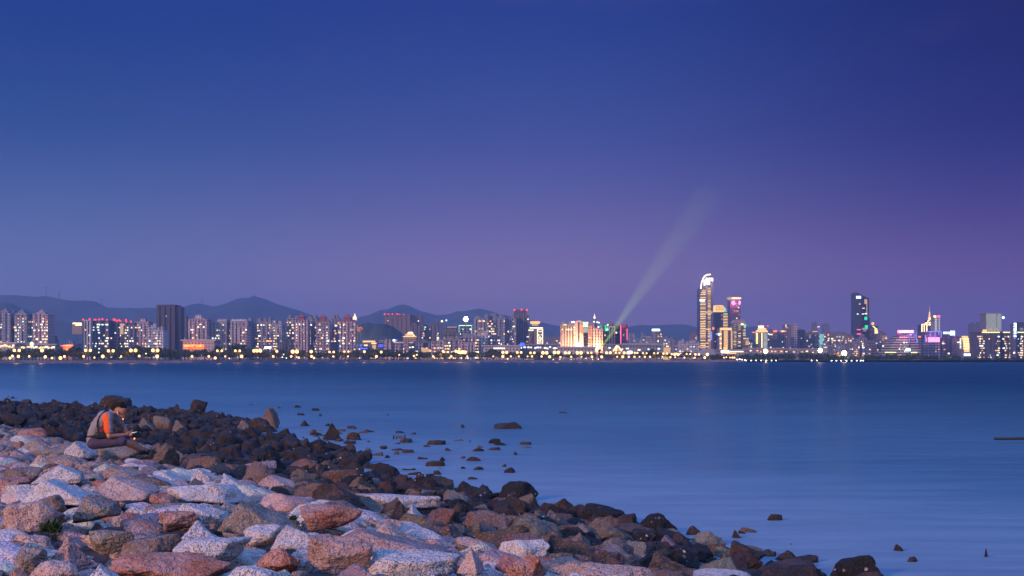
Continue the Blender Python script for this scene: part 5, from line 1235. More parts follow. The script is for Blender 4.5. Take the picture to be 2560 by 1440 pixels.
# wedge and small lit roofs below the dark hill
b = hall('gold-lit roof bar below the dark hill, left', 906, 940, 852, 872, 1500, (.15, .15, .2), depth=14, name='lit_shop', cat='shop'); b.rect('light_strip', 907, 938, 850.5, 855.5, 'gold'); b.rect('light_strip', 901, 921, 870, 872.5, 'blue', y=1490); b.rect('light_strip', 910, 919, 861.5, 865, 'warm'); b.rect('light_strip', 903, 908, 862, 863.5, 'blue', y=1491)
b = hall('dark shop front lined with blue light below the hill', 944, 966, 858, 874, 1450, (.12, .13, .2), depth=14, name='lit_shop', cat='shop'); b.rect('light_strip', 946, 958, 861.5, 863, 'blue'); b.rect('light_strip', 946, 958, 865.5, 867, 'blue'); b.rect('light_strip', 931, 943, 857, 860, 'warm', y=1440); b.rect('light_strip', 933, 942, 862, 871, 'dimgold', y=1441)
b = hall('long roof edged with gold dots and a glaring white-blue sign', 968, 1034, 856, 873, 1480, (.16, .16, .22), depth=20, name='lit_shop', cat='shop', wins=8, key='blue'); b.rect('light_strip', 984, 1033, 854.6, 857, 'gold'); b.rect('sign', 982, 990, 848.5, 855.5, 'screen'); b.rect('sign', 988, 993, 848.5, 852.5, 'blue', th=.9)
b = Bld('tiered_restaurant', 'gold-lit tiered pavilion on the slope right of the dark hill', 'restaurant', 1008, 1040, 843, 1560, (.35, .28, .22), 16); m = b.mb(); m.box(b.x0, b.x1, 1560, 1576, b.z0, b.z1); b.part(m, 'wall', 'flat', b.col)
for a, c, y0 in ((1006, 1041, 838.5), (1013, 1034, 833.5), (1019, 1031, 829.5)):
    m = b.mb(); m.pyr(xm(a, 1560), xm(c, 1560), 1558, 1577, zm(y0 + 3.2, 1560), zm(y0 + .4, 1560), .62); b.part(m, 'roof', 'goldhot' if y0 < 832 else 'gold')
b.windows.__self__.cols = [(b.x0 + 4, b.Y + 1.6, 5), (b.x1 - 4, b.Y + 1.6, 5)]; b.windows(8, 'warm')
b = hall('red-gold lantern tower among the low shops', 1010, 1021, 855, 872, 1440, (.3, .15, .1), depth=8, name='lantern_tower', cat='tower')
for c in (856, 860.5, 865, 868.5): b.rect('light_strip', 1011.5, 1018, c, c + 2.2, 'amber' if c < 866 else 'gold')
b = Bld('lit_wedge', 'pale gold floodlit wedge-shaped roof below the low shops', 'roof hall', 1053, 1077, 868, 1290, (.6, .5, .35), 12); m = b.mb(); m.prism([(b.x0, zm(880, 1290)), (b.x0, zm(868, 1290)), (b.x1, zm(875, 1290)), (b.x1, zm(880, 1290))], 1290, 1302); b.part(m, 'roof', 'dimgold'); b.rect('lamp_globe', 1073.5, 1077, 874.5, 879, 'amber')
m = b.mb(); m.box(b.x0, b.x1, 1291, 1301, b.z0, zm(880, 1290)); b.part(m, 'wall', 'paint', (.3, .25, .2))
rr = random.Random(8)
HZL = ['low house with a few lit windows below the dark hill', 'low house with lit windows below the construction blocks', 'low house with lit windows beneath the green-edged block']
for i in range(20):
    px = 950 + i * 12 + rr.uniform(-4, 4); w = rr.uniform(10, 22); tp = rr.uniform(850, 866)
    g_ = HZL[0 if px < 1040 else 1 if px < 1140 else 2]
    tower(g_, px, px + w, tp, 1380 + rr.uniform(-70, 160), rr.choice((BEIGE, GREYB, (.2, .2, .26), PINKW)), bays=rr.choice((2, 3)), roof=rr.choice(('flat', 'caps', 'flat')), lit=rr.randint(4, 9), depth=14, name='low_house', cat='house', group=g_.replace('low house', 'low houses'), upto=.8)
for i in range(6):
    tower('low house with lit windows just right of the pink peaked towers', 880 + i * 11 + rr.uniform(-3, 3), 892 + i * 11 + rr.uniform(0, 5), rr.uniform(858, 868), 1480 + rr.uniform(-40, 60), rr.choice((GREYB, (.15, .15, .2))), bays=2, roof='flat', lit=5, depth=12, name='low_house', cat='house', group='low houses right of the pink peaked towers')
# ---------------- right part
Y = 2300
b = Bld('curved_top_tower', 'tallest tower, striped with warm light under a blazing curved crown', 'skyscraper', 1750, 1782, 712, Y, (.07, .07, .12), 38)
m = b.mb(); m.prism([(b.x0, b.z0), (b.x0, zm(722, Y)), (xm(1756, Y), zm(716, Y)), (xm(1764, Y), zm(711, Y)), (b.x1, zm(708, Y)), (b.x1, b.z0)], Y, Y + 38); b.part(m, 'wall', 'glass', (.08, .08, .13))
m = b.mb(); m.box(xm(1764.5, Y), xm(1769, Y), Y - 1, Y + 4, b.z0, zm(716, Y)); m.box(xm(1777, Y), xm(1782.3, Y), Y - 1, Y + 30, b.z0, zm(706, Y)); b.part(m, 'pier', 'paint', (.10, .10, .16))
m = b.mb(); arc = [(1752.2, 722), (1752.5, 716), (1754, 707), (1757, 698), (1761, 691), (1767, 687), (1776.5, 686)]
for p, p2 in zip(arc, arc[1:]): m.bar(at(*p, Y - 1), at(*p2, Y - 1), 1.7 * Y / F, 8)
b.part(m, 'crown', 'white')
m = b.mb()
for a, c, d_ in ((1759, 700, 715), (1761.8, 698, 713.5), (1764.6, 694, 712.5), (1767.4, 695, 712.5), (1770.2, 695, 712), (1773, 695, 712), (1777, 696, 703), (1780.5, 695, 704)): b.rect('', a, a + 2, c, d_, '', m=m, th=2)
b.rect('', 1764, 1782, 694.5, 696.2, '', m=m, th=1.4); b.rect('', 1764, 1774, 702.5, 704, '', m=m, th=1.4); b.part(m, 'crown_fin', 'white')
rr = random.Random(3)
for i in range(36):
    yy = 722.5 + i * 4.25
    a = 1750.6 + (6 - i * 2 if i < 3 else 0)
    b.rect('light_band', a, 1764, yy, yy + 1.7, 'dimgold' if rr.random() < .25 else 'warm', th=.7)
    if rr.random() < .25: b.rect('light_band', 1757 + rr.uniform(0, 5), 1764, yy + 2.1, yy + 3.6, 'dimwarm', th=.7)
for i in range(62):
    yy = 719 + i * 2.5
    if not 32 < i < 34: b.rect('light_band', 1769.4, 1776.6, yy, yy + 1.25, 'dimgold' if rr.random() < .6 else 'warm', th=.7)
b.rect('sign', 1749.4, 1762, 748.5, 753.5, 'screen', th=1.4); b.rect('light_band', 1764, 1781, 778, 784, 'dimgold', th=1.2)
for yy in (822, 857, 866): b.rect('light_band', 1764.5, 1771, yy, yy + 2, 'gold', th=1.6)
b = Bld('gold_capped_tower', 'office tower with a glowing gold barrel top and a small green emblem', 'office tower', 1787, 1819, 779, 2350, (.13, .13, .19), 34).body('glass', 0, col=(.14, .14, .2))
m = b.mb(); zc = zm(779, 2350); m.prism([(xm(1787.5, 2350), zc), (xm(1788.5, 2350), zm(763, 2350)), (xm(1806, 2350), zm(763, 2350)), (xm(1811, 2350), zm(766, 2350)), (xm(1815, 2350), zm(773, 2350)), (xm(1815, 2350), zc)], 2351, 2372); b.part(m, 'crown', 'gold')
m = b.mb()
for yy in (766.5, 770.3, 774.1): b.rect('', 1788, 1812, yy, yy + .7, '', m=m, th=.4, y=2350.4)
for a in range(1791, 1812, 4): b.rect('', a, a + .6, 764, 778, '', m=m, y=2350.3)
b.part(m, 'crown_rib', 'paint', (.3, .2, .1))
for i in range(16): b.rect('light_band', 1808, 1819, 784 + i * 2.35, 785.2 + i * 2.35, 'dimgold' if i % 3 else 'warm')
m = b.mb(); m.ball(at(1812.8, 777, 2347), 2.4, 10); b.part(m, 'emblem', 'green'); b.windows(9, 'dim')
b = Bld('disc_topped_tower', 'tower under a wide glowing disc-shaped roof with pink round signs', 'tower', 1825, 1852, 748, 2450, (.15, .13, .2), 30).body('glass', 0, col=(.17, .14, .2))
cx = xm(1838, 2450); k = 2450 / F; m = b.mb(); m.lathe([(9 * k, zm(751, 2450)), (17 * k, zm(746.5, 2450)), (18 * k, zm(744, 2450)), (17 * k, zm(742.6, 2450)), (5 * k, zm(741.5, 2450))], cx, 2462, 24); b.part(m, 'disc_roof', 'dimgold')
m = b.mb()
for a in range(1824, 1852, 3): m.ball(at(a + .5, 745.5, 2447 + abs(a - 1838) * .6), 1.0, 6)
b.part(m, 'bulb_row', 'goldhot'); m = b.mb(); m.bar((cx, 2462, zm(742, 2450)), (cx, 2462, zm(736, 2450)), .6, 6); b.part(m, 'antenna', M['steel'])
for a, r in ((1833.2, 6), (1849, 3.2)):
    m = b.mb(); c = at(a, 757, 2446); m.prism([(c[0] + r * .68 * k * math.cos(math.tau * i / 20), c[2] + 6 * k * .9 * math.sin(math.tau * i / 20)) for i in range(20)], 2444, 2449); b.part(m, 'sign', 'pink')
b.windows(9, 'dim')
def gold_block(label, x0, x1, top, Y, mat2='gold'):
    b = Bld('gold_lit_block', label, 'building', x0, x1, top, Y, (.2, .14, .12), 26).body('office', 3, col=(.22, .16, .16)); b.roof('flat'); return b
b = gold_block('gold-lit twin block before the gold-capped tower, two bright shafts', 1798, 1830, 821, 2150)
b.rect('crown', 1800, 1829, 819.5, 825.5, 'gold', th=1.2)
for a, c in ((1799, 1804), (1809.6, 1819.6), (1827.5, 1831)):
    for i in range(19): b.rect('light_band', a, c, 827 + i * 2.4, 828.4 + i * 2.4, 'goldhot' if (i * 7 + a) % 5 == 0 else 'gold')
b.rect('sign', 1795, 1799, 833.5, 838, 'bluewhite', th=2); b.rect('sign', 1781, 1785, 818, 824, 'orange', th=2); b.rect('light_strip', 1776, 1779.5, 829, 850, 'violet', th=2)
b = Bld('slope_roofed_tower', 'tower with a slanting pale roof, striped windows and a green emblem', 'office tower', 1832, 1864, 808, 2200, (.14, .13, .16), 28).body('office', 4, col=(.18, .16, .18))
m = b.mb(); m.prism([(b.x0, b.z1), (xm(1837, 2200), zm(800, 2200)), (xm(1860, 2200), zm(798, 2200)), (b.x1, zm(806, 2200)), (b.x1, b.z1)], 2201, 2226); b.part(m, 'roof', 'paint', (.35, .25, .28))
rr = random.Random(12)
for i in range(22):
    for a, c in ((1833, 1841), (1843, 1852), (1857, 1864)):
        if rr.random() < .62: b.rect('light_band', a + rr.uniform(0, 3), c, 810 + i * 2.85, 811.2 + i * 2.85, rr.choice(('dimgold', 'dimgold', 'dimpale', 'warm')))
m = b.mb(); m.ball(at(1862.3, 813, 2195), 2.2, 10); b.part(m, 'emblem', 'green'); b.rect('sign', 1852.5, 1858, 809, 812.5, 'goldhot', th=1.2)
b = gold_block('low gold-lit annex right of the slope-roofed tower', 1863, 1872, 847, 2140); b.rect('lit_panel', 1864, 1872, 851, 863, 'dimgold'); b.rect('light_strip', 1858, 1872, 846, 847.6, 'gold')
b = Bld('stepped_gold_roof_building', 'building with a stepped golden crown and lemon light columns', 'building', 1890, 1919, 830, 2200, (.26, .23, .28), 26).body('ribs', 4, col=(.3, .27, .34))
for a, c, y0, y1 in ((1890, 1919, 826, 830.5), (1894, 1915, 820.5, 825.5), (1896, 1909, 814.5, 820)): b.rect('crown', a, c, y0, y1, 'gold' if y0 > 815 else 'goldhot', th=2.4)
for i in range(9): b.rect('light_panel', 1890, 1895, 832.5 + i * 3.1, 834.7 + i * 3.1, 'lemon')
b.rect('light_strip', 1903.5, 1906, 832, 872, 'lemon')
for i in range(12): b.rect('light_band', 1909, 1918, 834 + i * 3, 835.2 + i * 3, 'dimwhite')
b.rect('light_strip', 1879, 1890, 830, 832, 'orange', y=2196); m = b.mb(); m.bar((xm(1898, 2210), 2210, b.z1), (xm(1898, 2210), 2210, zm(802, 2210)), .8, 6, .3); b.part(m, 'antenna', M['steel']); b.reds([(1919.5, 815)], r=.8)
b = tower('grey-violet block with a lit white row and an orange sign at its top', 1920, 1944, 829, 2250, (.22, .19, .24), 'office', 3, 'flat', lit=7, pal='cool', name='office_block', cat='office'); b.rect('sign', 1932, 1941.5, 826.3, 830.3, 'orange', y=2246); b.rect('light_strip', 1923, 1931, 835, 837.4, 'white')
b = tower('grey-violet block with a pink-red roof sign', 1944, 1965, 832, 2280, (.22, .18, .23), 'ribs', 3, 'flat', lit=7, pal='cool', name='office_block', cat='office'); b.rect('sign', 1952, 1960, 826.4, 829.8, 'signorange', y=2276); b.rect('sign', 1948, 1952, 826.6, 829.4, 'violet', y=2275)
b = tower('taller mauve block with a thin gold light on its left corner', 1963, 1985, 813, 2400, (.20, .16, .22), 'flat', 3, 'flat', lit=5, pal='dim', name='office_tower', cat='tower'); b.rect('light_strip', 1964, 1965.6, 811.5, 818, 'lemon', th=1)
b = tower('slim white tower with a gridded face', 1985, 1993, 811, 2300, (.55, .5, .52), 'office', 0, 'flat', lit=0, name='office_tower', cat='tower'); tower('pale violet slab right behind the slim white tower', 1992, 2002, 822, 2350, (.3, .28, .33), 'ribs', 2, 'flat', lit=3, pal='dim')
tower('dark slate block right of the slim white tower', 2001, 2013, 825, 2320, (.09, .09, .14), 'glass', 2, 'flat', lit=5, pal='dim', name='office_block', cat='office')
tower('faint hazy tower with one lit floor, left of two', 2032, 2044, 807, 4200, (.2, .18, .22), 'flat', 2, 'caps', n=1, lit=0, name='office_tower', cat='tower').rect('light_band', 2043, 2049, 816, 818, 'white')
tower('faint hazy tower, right of two behind the teal-lit block', 2058, 2075, 811, 4300, (.2, .18, .22), 'flat', 2, 'caps', n=1, lit=0, name='office_tower', cat='tower')
tower('grey block between the dark slate and teal-lit ones', 2013, 2030, 832, 2400, (.2, .18, .23), 'flat', 3, 'flat', lit=5, pal='dim'); b = tower('grey-violet block with a gold roof edge left of the teal-lit one', 2029, 2046, 829, 2420, (.22, .2, .25), 'flat', 3, 'flat', lit=8, pal='dim'); b.rect('light_strip', 2032, 2043, 828, 829.3, 'gold')
b = Bld('teal_lit_block', 'block whose face is a grid of teal-white lit floors', 'office building', 2047, 2060, 837, 2300, (.1, .12, .14), 22).body('bands', 0); b.roof('flat')
rr = random.Random(6)
for i in range(17):
    if i != 12: b.rect('light_band', 2047.6 + rr.choice((0, 0, 2)), 2060 - rr.choice((0, 0, 3)), 835.5 + i * 2.2, 836.8 + i * 2.2, 'teal')
for x0, x1, tp, lab in ((2061, 2080, 831, 'grey apartment block right of the teal-lit one'), (2079, 2092, 835, 'dim apartment block with an orange lamp at mid-height'), (2091, 2104, 834, 'pale striped apartment block left of the paired dark towers'), (2103, 2120, 836, 'dim apartment block, second left of the paired dark towers'), (2119, 2134, 840, 'dim apartment block just left of the paired dark towers')):
    b = tower(lab, x0, x1, tp, 2350, (.24, .22, .27), 'flat', 3, 'caps', lit=13, pal='mix'); 
    if x0 == 2079: b.reds([(2087.5, 845.5)], 'orange', 1.6)
    if x0 == 2119: b.reds([(2129, 850.5)], 'orange', 1.7)
b = Bld('dark_glass_tower', 'tall dark glass tower with a white sign near its slanted top', 'skyscraper', 2140, 2154, 735, 2400, (.045, .045, .085), 36); m = b.mb(); m.prism([(b.x0, b.z0), (b.x0, zm(731, 2400)), (b.x1, zm(736, 2400)), (b.x1, b.z0)], 2400, 2436); b.part(m, 'wall', 'glass', (.05, .05, .1))
b.glyphs('sign', 2140, 2152.5, 740, 746, 'bluewhite', 3, 9); b.rect('light_band', 2142, 2146.5, 784, 786, 'white'); b.rect('light_band', 2142, 2152, 823, 825, 'hotpink'); b.rect('light_band', 2142, 2151, 834, 836, 'hotpink'); b.rect('light_band', 2147.5, 2151, 759, 761, 'warm'); b.rect('light_band', 2150, 2152.5, 832, 839, 'signred', th=.8)
b = Bld('dark_glass_tower', 'tall dark tower with green emblems, right half of the dark pair', 'skyscraper', 2154, 2176, 742, 2420, (.05, .05, .09), 40); m = b.mb()
m.prism([(xm(2154, 2420), b.z0), (xm(2154, 2420), zm(737, 2420)), (xm(2163, 2420), zm(742, 2420)), (xm(2168, 2420), zm(744, 2420)), (xm(2168, 2420), b.z0)], 2420, 2460); b.part(m, 'wall', 'glass', (.07, .065, .11))
b.rect('side_wing', 2168, 2176.5, 744, 885, 'glass', (.03, .03, .06), y=2432, th=24); b.rect('side_wing', 2176, 2181, 794, 885, 'glass', (.035, .035, .06), y=2438, th=20)
for a, c, y0, y1, mt in ((2161, 2168, 748, 760, 'dimgold'), (2156, 2162, 769.5, 771.5, 'warm'), (2154.5, 2160, 784, 786, 'white'), (2162, 2168, 783, 785.5, 'white'), (2161, 2168, 792, 800, 'green'), (2162, 2169.5, 813, 822, 'green'), (2155, 2166, 820, 822, 'dimpale'), (2156, 2167, 823.5, 825, 'dimpale'), (2158, 2166, 826.6, 828, 'dimpale'), (2166, 2168, 760, 788, 'dimwarm')): b.rect('light_band' if mt != 'green' else 'emblem', a, c, y0, y1, mt)
b = Bld('lit_edge_tower', 'narrow dark tower with a curved lemon-lit edge beside the dark pair', 'tower', 2181, 2196, 815, 2350, (.08, .08, .12), 22).body('glass', 0); m = b.mb()
for (p, p2) in (((2182, 815), (2187, 819)), ((2187, 819), (2192, 825)), ((2192, 825), (2194, 833))): m.bar(at(*p, 2348), at(*p2, 2348), .9, 6)
b.part(m, 'light_strip', 'lemon'); b.rect('lit_panel', 2187, 2193, 821, 834, 'lemon'); b.reds([(2182, 809)], 'amber', 1.6); b.roof('flat')
tower('low mauve block below the paired dark towers', 2173, 2192, 852, 2150, (.25, .19, .23), 'office', 4, 'flat', lit=3, pal='dim', name='office_block', cat='office')
tower('pale pointed tower top before the paired dark towers', 2148, 2168, 845, 2200, (.28, .26, .32), 'flat', 3, 'peak', lit=10, name='apartment_tower'); tower('pale low block left under the paired dark towers', 2122, 2148, 862, 2100, (.34, .29, .3), 'flat', 4, 'flat', lit=12)
tower('grey tower with a pale stripe between the dark pair and the stepped wedge', 2200, 2216, 835, 2300, (.22, .19, .22), 'flat', 2, 'caps', lit=8, pal='warm'); tower('dim block in the gap left of the stepped wedge', 2190, 2206, 850, 2250, (.15, .14, .19), 'flat', 3, 'flat', lit=4, pal='dim')
# stepped wedge building
Y = 2050
b = Bld('stepped_wedge_building', 'wide building stepping up from the left, glaring pink-white sign on its roof', 'building', 2214, 2300, 838, Y, (.34, .36, .33), 40); m = b.mb(); st_ = [(2214, 876), (2221, 868), (2228, 861), (2235, 852), (2242, 845), (2250, 838)]
for i, (a, y0) in enumerate(st_):
    m.box(xm(a, Y), xm(2282, Y), Y + i * .7, Y + 40, b.z0, zm(y0, Y))
b.part(m, 'wall', 'bands', (.45, .47, .40))
m = b.mb()
for a, y0 in ((2276, 833), (2284, 842), (2290, 851), (2294, 860), (2298, 870)): m.box(xm(2274, Y), xm(a + 2, Y), Y - 4 + (a - 2276) * .05, Y + 20, b.z0, zm(y0, Y))
b.part(m, 'stepped_wing', 'bands', (.5, .42, .55)); m = b.mb(); pts = [(2274, 832), (2274, 856)]; st2 = [(2282, 829), (2285, 829), (2285, 838), (2290, 838), (2290, 848), (2294, 848), (2294, 857)]
for p, p2 in zip(st2, st2[1:]): m.bar(at(*p, Y - 6), at(*p2, Y - 6), .55, 6)
m.bar(at(2274, 832, Y - 6), at(2274, 858, Y - 6), .55, 6); m.bar(at(2291, 828, Y - 6), at(2291, 858, Y - 6), .4, 6); b.part(m, 'light_strip', 'violet')
b.rect('sign', 2244, 2284, 825.5, 832.5, 'pink', th=2); b.rect('sign', 2248, 2282, 827, 831, 'screen', th=3); b.rect('sign', 2244, 2252, 833.5, 836, 'signred', th=2); b.rect('sign', 2264.5, 2274, 871, 878, 'screen', th=5)
b.cols = [(xm(2248, Y), Y - .1, 8), (xm(2256, Y), Y - .1, 8), (xm(2266, Y), Y - .1, 8)]; b.windows(16, 'dim', upto=.85); b.rect('light_strip', 2212, 2240, 880, 882, 'lemon', th=2); b.rect('light_strip', 2276, 2290, 880, 882.5, 'lemon', th=7)
tower('purple block between the stepped wedge and the violet-lined block', 2297, 2312, 845, 2250, (.22, .15, .25), 'flat', 2, 'flat', lit=5, pal='dim').rect('sign', 2296, 2309, 840, 843.6, 'orange')
# gold outlined spire tower
Y = 2500; b = Bld('spire_tower', 'stepped tower outlined in gold light, ending in a golden spire', 'skyscraper', 2305, 2335, 813, Y, (.09, .075, .11), 30); m = b.mb()
for a, c, y0 in ((2305, 2311, 811), (2314, 2336, 812), (2320, 2334, 806), (2324, 2331, 799)): m.box(xm(a, Y), xm(c, Y), Y + (2336 - c) * .05, Y + 28, b.z0, zm(y0, Y))
b.part(m, 'wall', 'glass', (.1, .08, .12)); m = b.mb(); L_ = [(2304.8, 846), (2304.8, 811), (2310.8, 811), (2310.8, 846)], [(2317, 830), (2317, 812), (2313, 810.5), (2313, 807.5), (2320, 807.5), (2320, 802), (2324, 800), (2324, 797.5)], [(2324, 812), (2335, 812), (2335, 803), (2332, 801), (2331, 797.5), (2324, 797.5)], [(2319, 812), (2324, 812), (2324, 806), (2330, 806), (2330, 812)]
for l in L_:
    for p, p2 in zip(l, l[1:]): m.bar(at(*p, Y - 2), at(*p2, Y - 2), .7, 6)
b.part(m, 'light_strip', 'goldhot'); m = b.mb(); cx = xm(2328, Y); k = Y / F; m.lathe([(4.2 * k, zm(798, Y)), (3.6 * k, zm(794, Y)), (1.9 * k, zm(791, Y)), (1.6 * k, zm(781, Y)), (.35 * k, zm(779, Y)), (.12 * k, zm(764, Y))], cx, Y + 10, 8); b.part(m, 'spire', 'gold')
b = Bld('striped_slab', 'white striped slab with gold rounded corners beside the spire', 'tower', 2336, 2350, 792, 2450, (.4, .4, .4), 22).body('bands', 0, col=(.5, .5, .48))
for i in range(19): b.rect('light_band', 2337.5, 2342.5, 796 + i * 1.75, 796.9 + i * 1.75, 'dimwhite'); b.rect('light_band', 2347.4, 2349.5, 796 + i * 1.75, 796.9 + i * 1.75, 'dimwhite')
for a in (2336.5, 2346): m = b.mb(); m.lathe([(3 * k, zm(794, 2450)), (3.8 * k, zm(790, 2450)), (3.3 * k, zm(788.4, 2450))], xm(a + 2, 2450), 2453, 10); b.part(m, 'crown', 'lemon' if a < 2340 else 'hotpink')
b = Bld('violet_lined_block', 'block outlined in violet-blue light with a huge glaring pink sign', 'building', 2314, 2353, 830, 2200, (.16, .13, .24), 26).body('glass', 0, col=(.2, .16, .28)); b.roof('flat'); m = b.mb()
for p, p2 in (((2315, 829), (2353, 829)), ((2326, 829), (2326, 845)), ((2338, 829), (2338, 846)), ((2347, 829), (2347, 837)), ((2313.5, 837), (2313.5, 881)), ((2353, 829), (2353, 845))): m.bar(at(*p, 2196), at(*p2, 2196), .85, 6)
b.part(m, 'light_strip', 'violet'); b.rect('sign', 2321, 2348, 843, 855.5, 'pink', th=3); 
tower('white gridded block under the huge pink sign', 2320, 2350, 856, 2100, (.5, .42, .52), 'office', 4, 'flat', lit=3, name='office_block', cat='office')
b = tower('dark block with a broken white roof sign and a blue corner line', 2356, 2387, 836, 2200, (.15, .12, .2), 'glass', 3, 'flat', lit=6, pal='dim', name='office_block', cat='office'); b.glyphs('sign', 2357, 2375, 829.5, 835, 'screen', 5, 4, y=2197); b.rect('sign', 2374, 2385, 827.5, 838, 'bluewhite', y=2196); b.rect('light_strip', 2385, 2387.4, 838, 878, 'blue')
b = Bld('gold_screen_building', 'building with a curved golden lit facade and a column of white dots', 'building', 2392, 2424, 842, 2150, (.14, .12, .17), 24).body('office', 0); b.roof('flat')
ed = [(2404, 840), (2419, 840), (2421, 852), (2423, 865), (2422.5, 880), (2411, 880), (2409, 862)]; m = b.mb(); m.prism([(xm(a, 2150), zm(c, 2150)) for a, c in ed], 2148, 2150.5); b.part(m, 'lit_panel', 'gold')
for i in range(5): b.rect('lit_panel_line', 2408, 2421, 847 + i * 6, 848.2 + i * 6, 'goldhot', th=2.6)
for i in range(7): b.rect('window', 2400, 2403, 846 + i * 3.8, 848.2 + i * 3.8, 'white')
b.rect('sign', 2410, 2425, 884, 889.5, 'screen', th=3); b.rect('window', 2393, 2402, 854.5, 857, 'white')
tower('faint hazy block left of the gridded office block', 2427, 2464, 810, 3600, (.16, .14, .18), 'flat', 4, 'caps', lit=2, pal='dim', name='office_tower', cat='tower'); tower('low hazy block between the golden facade and the right apartment slabs', 2424, 2442, 848, 2500, (.16, .14, .2), 'flat', 3, 'flat', lit=8, pal='dim')
b = Bld('gridded_office_block', 'square office block, its whole face a fine grid of pale lit floors', 'office tower', 2465, 2503.5, 783, 2600, (.30, .29, .25), 34).body('office', 0, col=(.32, .31, .27)); b.roof('flat')
rr = random.Random(9)
for i in range(27):
    for a, c in ((2465.6, 2491), (2492.5, 2503)): b.rect('light_band', a + (rr.uniform(0, 3) if rr.random() < .2 else 0), c, 784.4 + i * 1.62, 785.3 + i * 1.62, 'dimpale')
def slab(label, x0, x1, gold, Y):
    b = tower(label, x0, x1, 831, Y, (.075, .07, .11), 'flat', 5, 'flat', lit=34, pal='mix', depth=26); b.rect('light_strip', *gold, 829.6, 832, 'lemon', y=Y - .6)
    return b
b = slab('dark apartment slab with a gold roof line and two roof domes', 2441, 2500, (2455, 2499), 1900)
for a in (2476, 2491): 
    m = b.mb(); c = at(a, 830, 1900); 
    for i in range(8): m.bar(at(a + 4.5 * math.cos(math.pi * i / 8), 830 - 8 * math.sin(math.pi * i / 8), 1900), at(a + 4.5 * math.cos(math.pi * (i + 1) / 8), 830 - 8 * math.sin(math.pi * (i + 1) / 8), 1900), .55, 5)
    b.part(m, 'roof_arch', 'dimgold')
b.rect('crown', 2457, 2467, 824, 829, 'gold')
slab('dark apartment slab with a gold roof line left of the white vertical sign', 2507, 2534, (2508, 2533), 1910)
b = slab('dark apartment slab with a gold roof line cut by the right edge', 2542, 2580, (2543, 2580), 1905)
b = Bld('sign_pier', 'narrow pier with a tall white vertical sign between the right slabs', 'pier', 2533, 2542, 812, 1895, (.1, .1, .16), 12).body('paint', 0); b.roof('flat'); b.glyphs('sign', 2534, 2541, 807.5, 824, 'bluewhite', 1, 3); b.glyphs('sign', 2534, 2541, 825, 842, 'bluewhite', 1, 5); b.rect('light_strip', 2535.5, 2538, 843, 848, 'violet')
b = tower('dark blue slab behind the right edge apartment slab', 2543, 2580, 806, 2500, (.05, .06, .12), 'glass', 0, 'flat', lit=4, pal='dim', name='office_tower', cat='tower')
def text(s, body, px, py, h, mat, y):
    cu = bpy.data.curves.new('roof_number', 'FONT'); cu.body = body; cu.size = h / F * y * 1.4; cu.extrude = .2; cu.align_x = 'CENTER'; cu.materials.append(mat)
    w_ = bpy.data.objects.new('roof_number_curve', cu); COL.objects.link(w_); me = bpy.data.meshes.new_from_object(w_.evaluated_get(bpy.context.evaluated_depsgraph_get())); bpy.data.objects.remove(w_); o = bpy.data.objects.new('roof_number', me); COL.objects.link(o); o.parent = s.root; X, _, Z = at(px, py, y); o.location = (X - s.o[0], y - s.o[1], Z - s.o[2]); o.rotation_euler = (math.pi / 2, 0, 0)
text(b, '10', 2553, 826, 7, E('dimpale'), 2494)
# low hazy residential rows behind the trees
rr = random.Random(15)
ROWS = [((1572, 1632), 834, 852, 2300, 'hazy mid-rise block between the red-edged tower and the white sign'), ((1656, 1702), 846, 866, 2600, 'hazy low block right of the white-sign tower'), ((1870, 1890), 850, 862, 2500, 'hazy low block left of the stepped gold roof'), ((2060, 2140), 856, 872, 2050, 'hazy low block behind the dazzling floodlights'), ((2385, 2440), 858, 874, 2300, 'hazy low block beside the golden facade'), ((-10, 130), 845, 860, 1700, 'hazy low block behind the left halls'), ((120, 210), 858, 868, 1750, 'hazy low block at the foot of the left hill'), ((1360, 1402), 842, 858, 2400, 'hazy low block right of the gold hotel far off'), ((530, 720), 838, 856, 1900, 'hazy low block behind the pale apartment row')]
for (a, c), t0, t1, Y, lab in ROWS:
    p = a
    while p < c:
        w = rr.uniform(8, 15); tower(lab, p, p + w, rr.uniform(t0, t1), Y + rr.uniform(-80, 160), rr.choice((GREYB, BEIGE, (.2, .18, .23))), 'flat', rr.choice((2, 3)), rr.choice(('flat', 'caps')), lit=rr.randint(3, 7), pal='dim', depth=18, name='mid_rise_block', cat='building', group=lab.replace('block', 'blocks')); p += w + rr.uniform(-1, 3)
for i in range(4):
    a = 1699 + i * 12.6; tower('pale white apartment block in the row left of the tallest tower', a, a + 12, 855 + (i % 2) * 3.5, 2000, WHITEW, 'flat', 3, 'caps', lit=5, pal='mix', group='white apartment blocks left of the tallest tower')
b = tower('mauve block behind the white row left of the tallest tower', 1727, 1750, 835, 2500, (.26, .19, .22), 'flat', 3, 'caps', lit=3, pal='dim')
b = Bld('curved_arena', 'low pale curved-roof arena at the foot of the tallest tower', 'arena', 1752, 1802, 876, 1750, (.4, .38, .42), 50); m = b.mb(); xs = [(xm(1752 + 50 * i / 12, 1750), zm(884 - 12 * math.sin(math.pi * i / 12), 1750)) for i in range(13)]; m.prism([(xs[0][0], b.z0)] + xs + [(xs[-1][0], b.z0)], 1750, 1800); b.part(m, 'roof', 'paint', (.4, .38, .42))
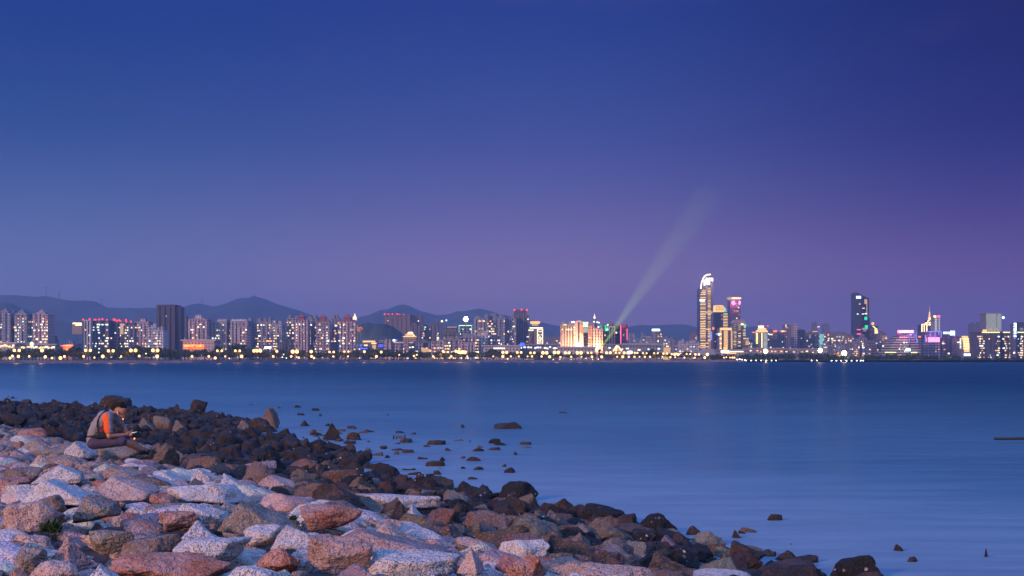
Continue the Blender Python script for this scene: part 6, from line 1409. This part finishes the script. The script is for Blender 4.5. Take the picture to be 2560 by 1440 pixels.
b = hall('long lit terminal with a white glowing band under the gold twin blocks', 1800, 1872, 876, 886, 1650, (.35, .3, .3), depth=40, name='terminal', cat='terminal'); b.rect('light_strip', 1803, 1822, 877.4, 880.4, 'lampwhite', th=2); b.rect('light_strip', 1825, 1858, 878, 880, 'white', th=2); b.rect('light_strip', 1814, 1840, 882.5, 884, 'warm', th=2); b.rect('lit_panel', 1809, 1817, 868, 877, 'amber', th=3); b.reds([(1848, 881)], 'amber', 2.2)
hall('long low pale hall left of the stepped gold roof, under the trees edge', 1872, 1960, 872, 882, 1700, (.36, .33, .36), depth=40, wins=7, key='amber'); hall('long low pale hall right of the first floodlight', 1960, 2045, 874, 884, 1720, (.34, .31, .35), depth=40, wins=5)
# floodlights washing the hotel slabs from their feet
for px, Yl, p_ in ((1410, 1548, 1), (1430, 1548, 1), (1448, 1546, .8), (1478, 1549, .8), (1496, 1543, 1)): flood_lamp(px, 876, Yl, 15000 * p_, (16, 3), (1, .50, .24), 62)

# big signs and floodlights are real lamps too: they tint the walls and the air close by
def sign_light(px, py, Y, power, col, w, h):
    L = bpy.data.lights.new('sign_light', 'AREA'); L.energy, L.color, L.shape, L.size, L.size_y = power, col, 'RECTANGLE', w, h
    o = bpy.data.objects.new('sign_light', L); COL.objects.link(o); o.location = at(px, py, Y); o.rotation_euler = (math.radians(90), 0, 0)
sign_light(485, 867, 1356, 700, (1, .05, .03), 18, 4); sign_light(1838, 757, 2436, 1.6e4, (1, .12, .35), 10, 8); sign_light(2264, 829, 2040, 1.5e4, (1, .25, .6), 22, 4); sign_light(2335, 849, 2188, 1.5e4, (1, .25, .6), 16, 7)
sign_light(168, 864, 1176, 4000, (1, .1, .03), 6, 2)
for px, py, Y, p_, col in ((1165, 798, shoreY(1165) + 696, 4e4, (1, .75, .4)), (1913, 878, shoreY(1913) + 86, 2.5e4, (1, .7, .35)), (2050, 876, shoreY(2050) + 86, 2.5e4, (1, .7, .35)), (2110, 883, shoreY(2110) + 66, 3e4, (1, .75, .4)), (80, 860, shoreY(80) + 256, 2.5e4, (.8, 1, .6)), (1766, 700, 2285, 7e4, (1, .62, .45))): point(at(px, py, Y), p_, col, 1.)
# ---- the searchlight whose green beam climbs through the haze
Y = 1320; S = Vector(at(1499, 876, Y)); T = S + Vector((.215, 1, .225)) * 1800
t = empty('searchlight', (S.x, S.y, LZ), 'searchlight among the halls that throws the green beam', 'searchlight')
dr = (T - S).normalized(); m = MB((S.x, S.y, LZ)); m.bar(tuple(S - dr * 2.2), tuple(S), 1.1, 12, 1.35); m.build('lamp_housing', M['steel'], t); m = MB((S.x, S.y, LZ)); m.bar((S.x, S.y, LZ - .2), tuple(S - dr * 1.5), .6, 8); m.build('pedestal', M['steel'], t)
L = bpy.data.lights.new('searchlight_beam', 'SPOT'); L.energy, L.color, L.spot_size, L.spot_blend, L.shadow_soft_size = 6.5e8, (.95, 1, 0), math.radians(3.3), 1., .6
o = bpy.data.objects.new('searchlight_beam', L); COL.objects.link(o); o.location = S + dr * .3; o.rotation_euler = (-dr).to_track_quat('Z', 'Y').to_euler()
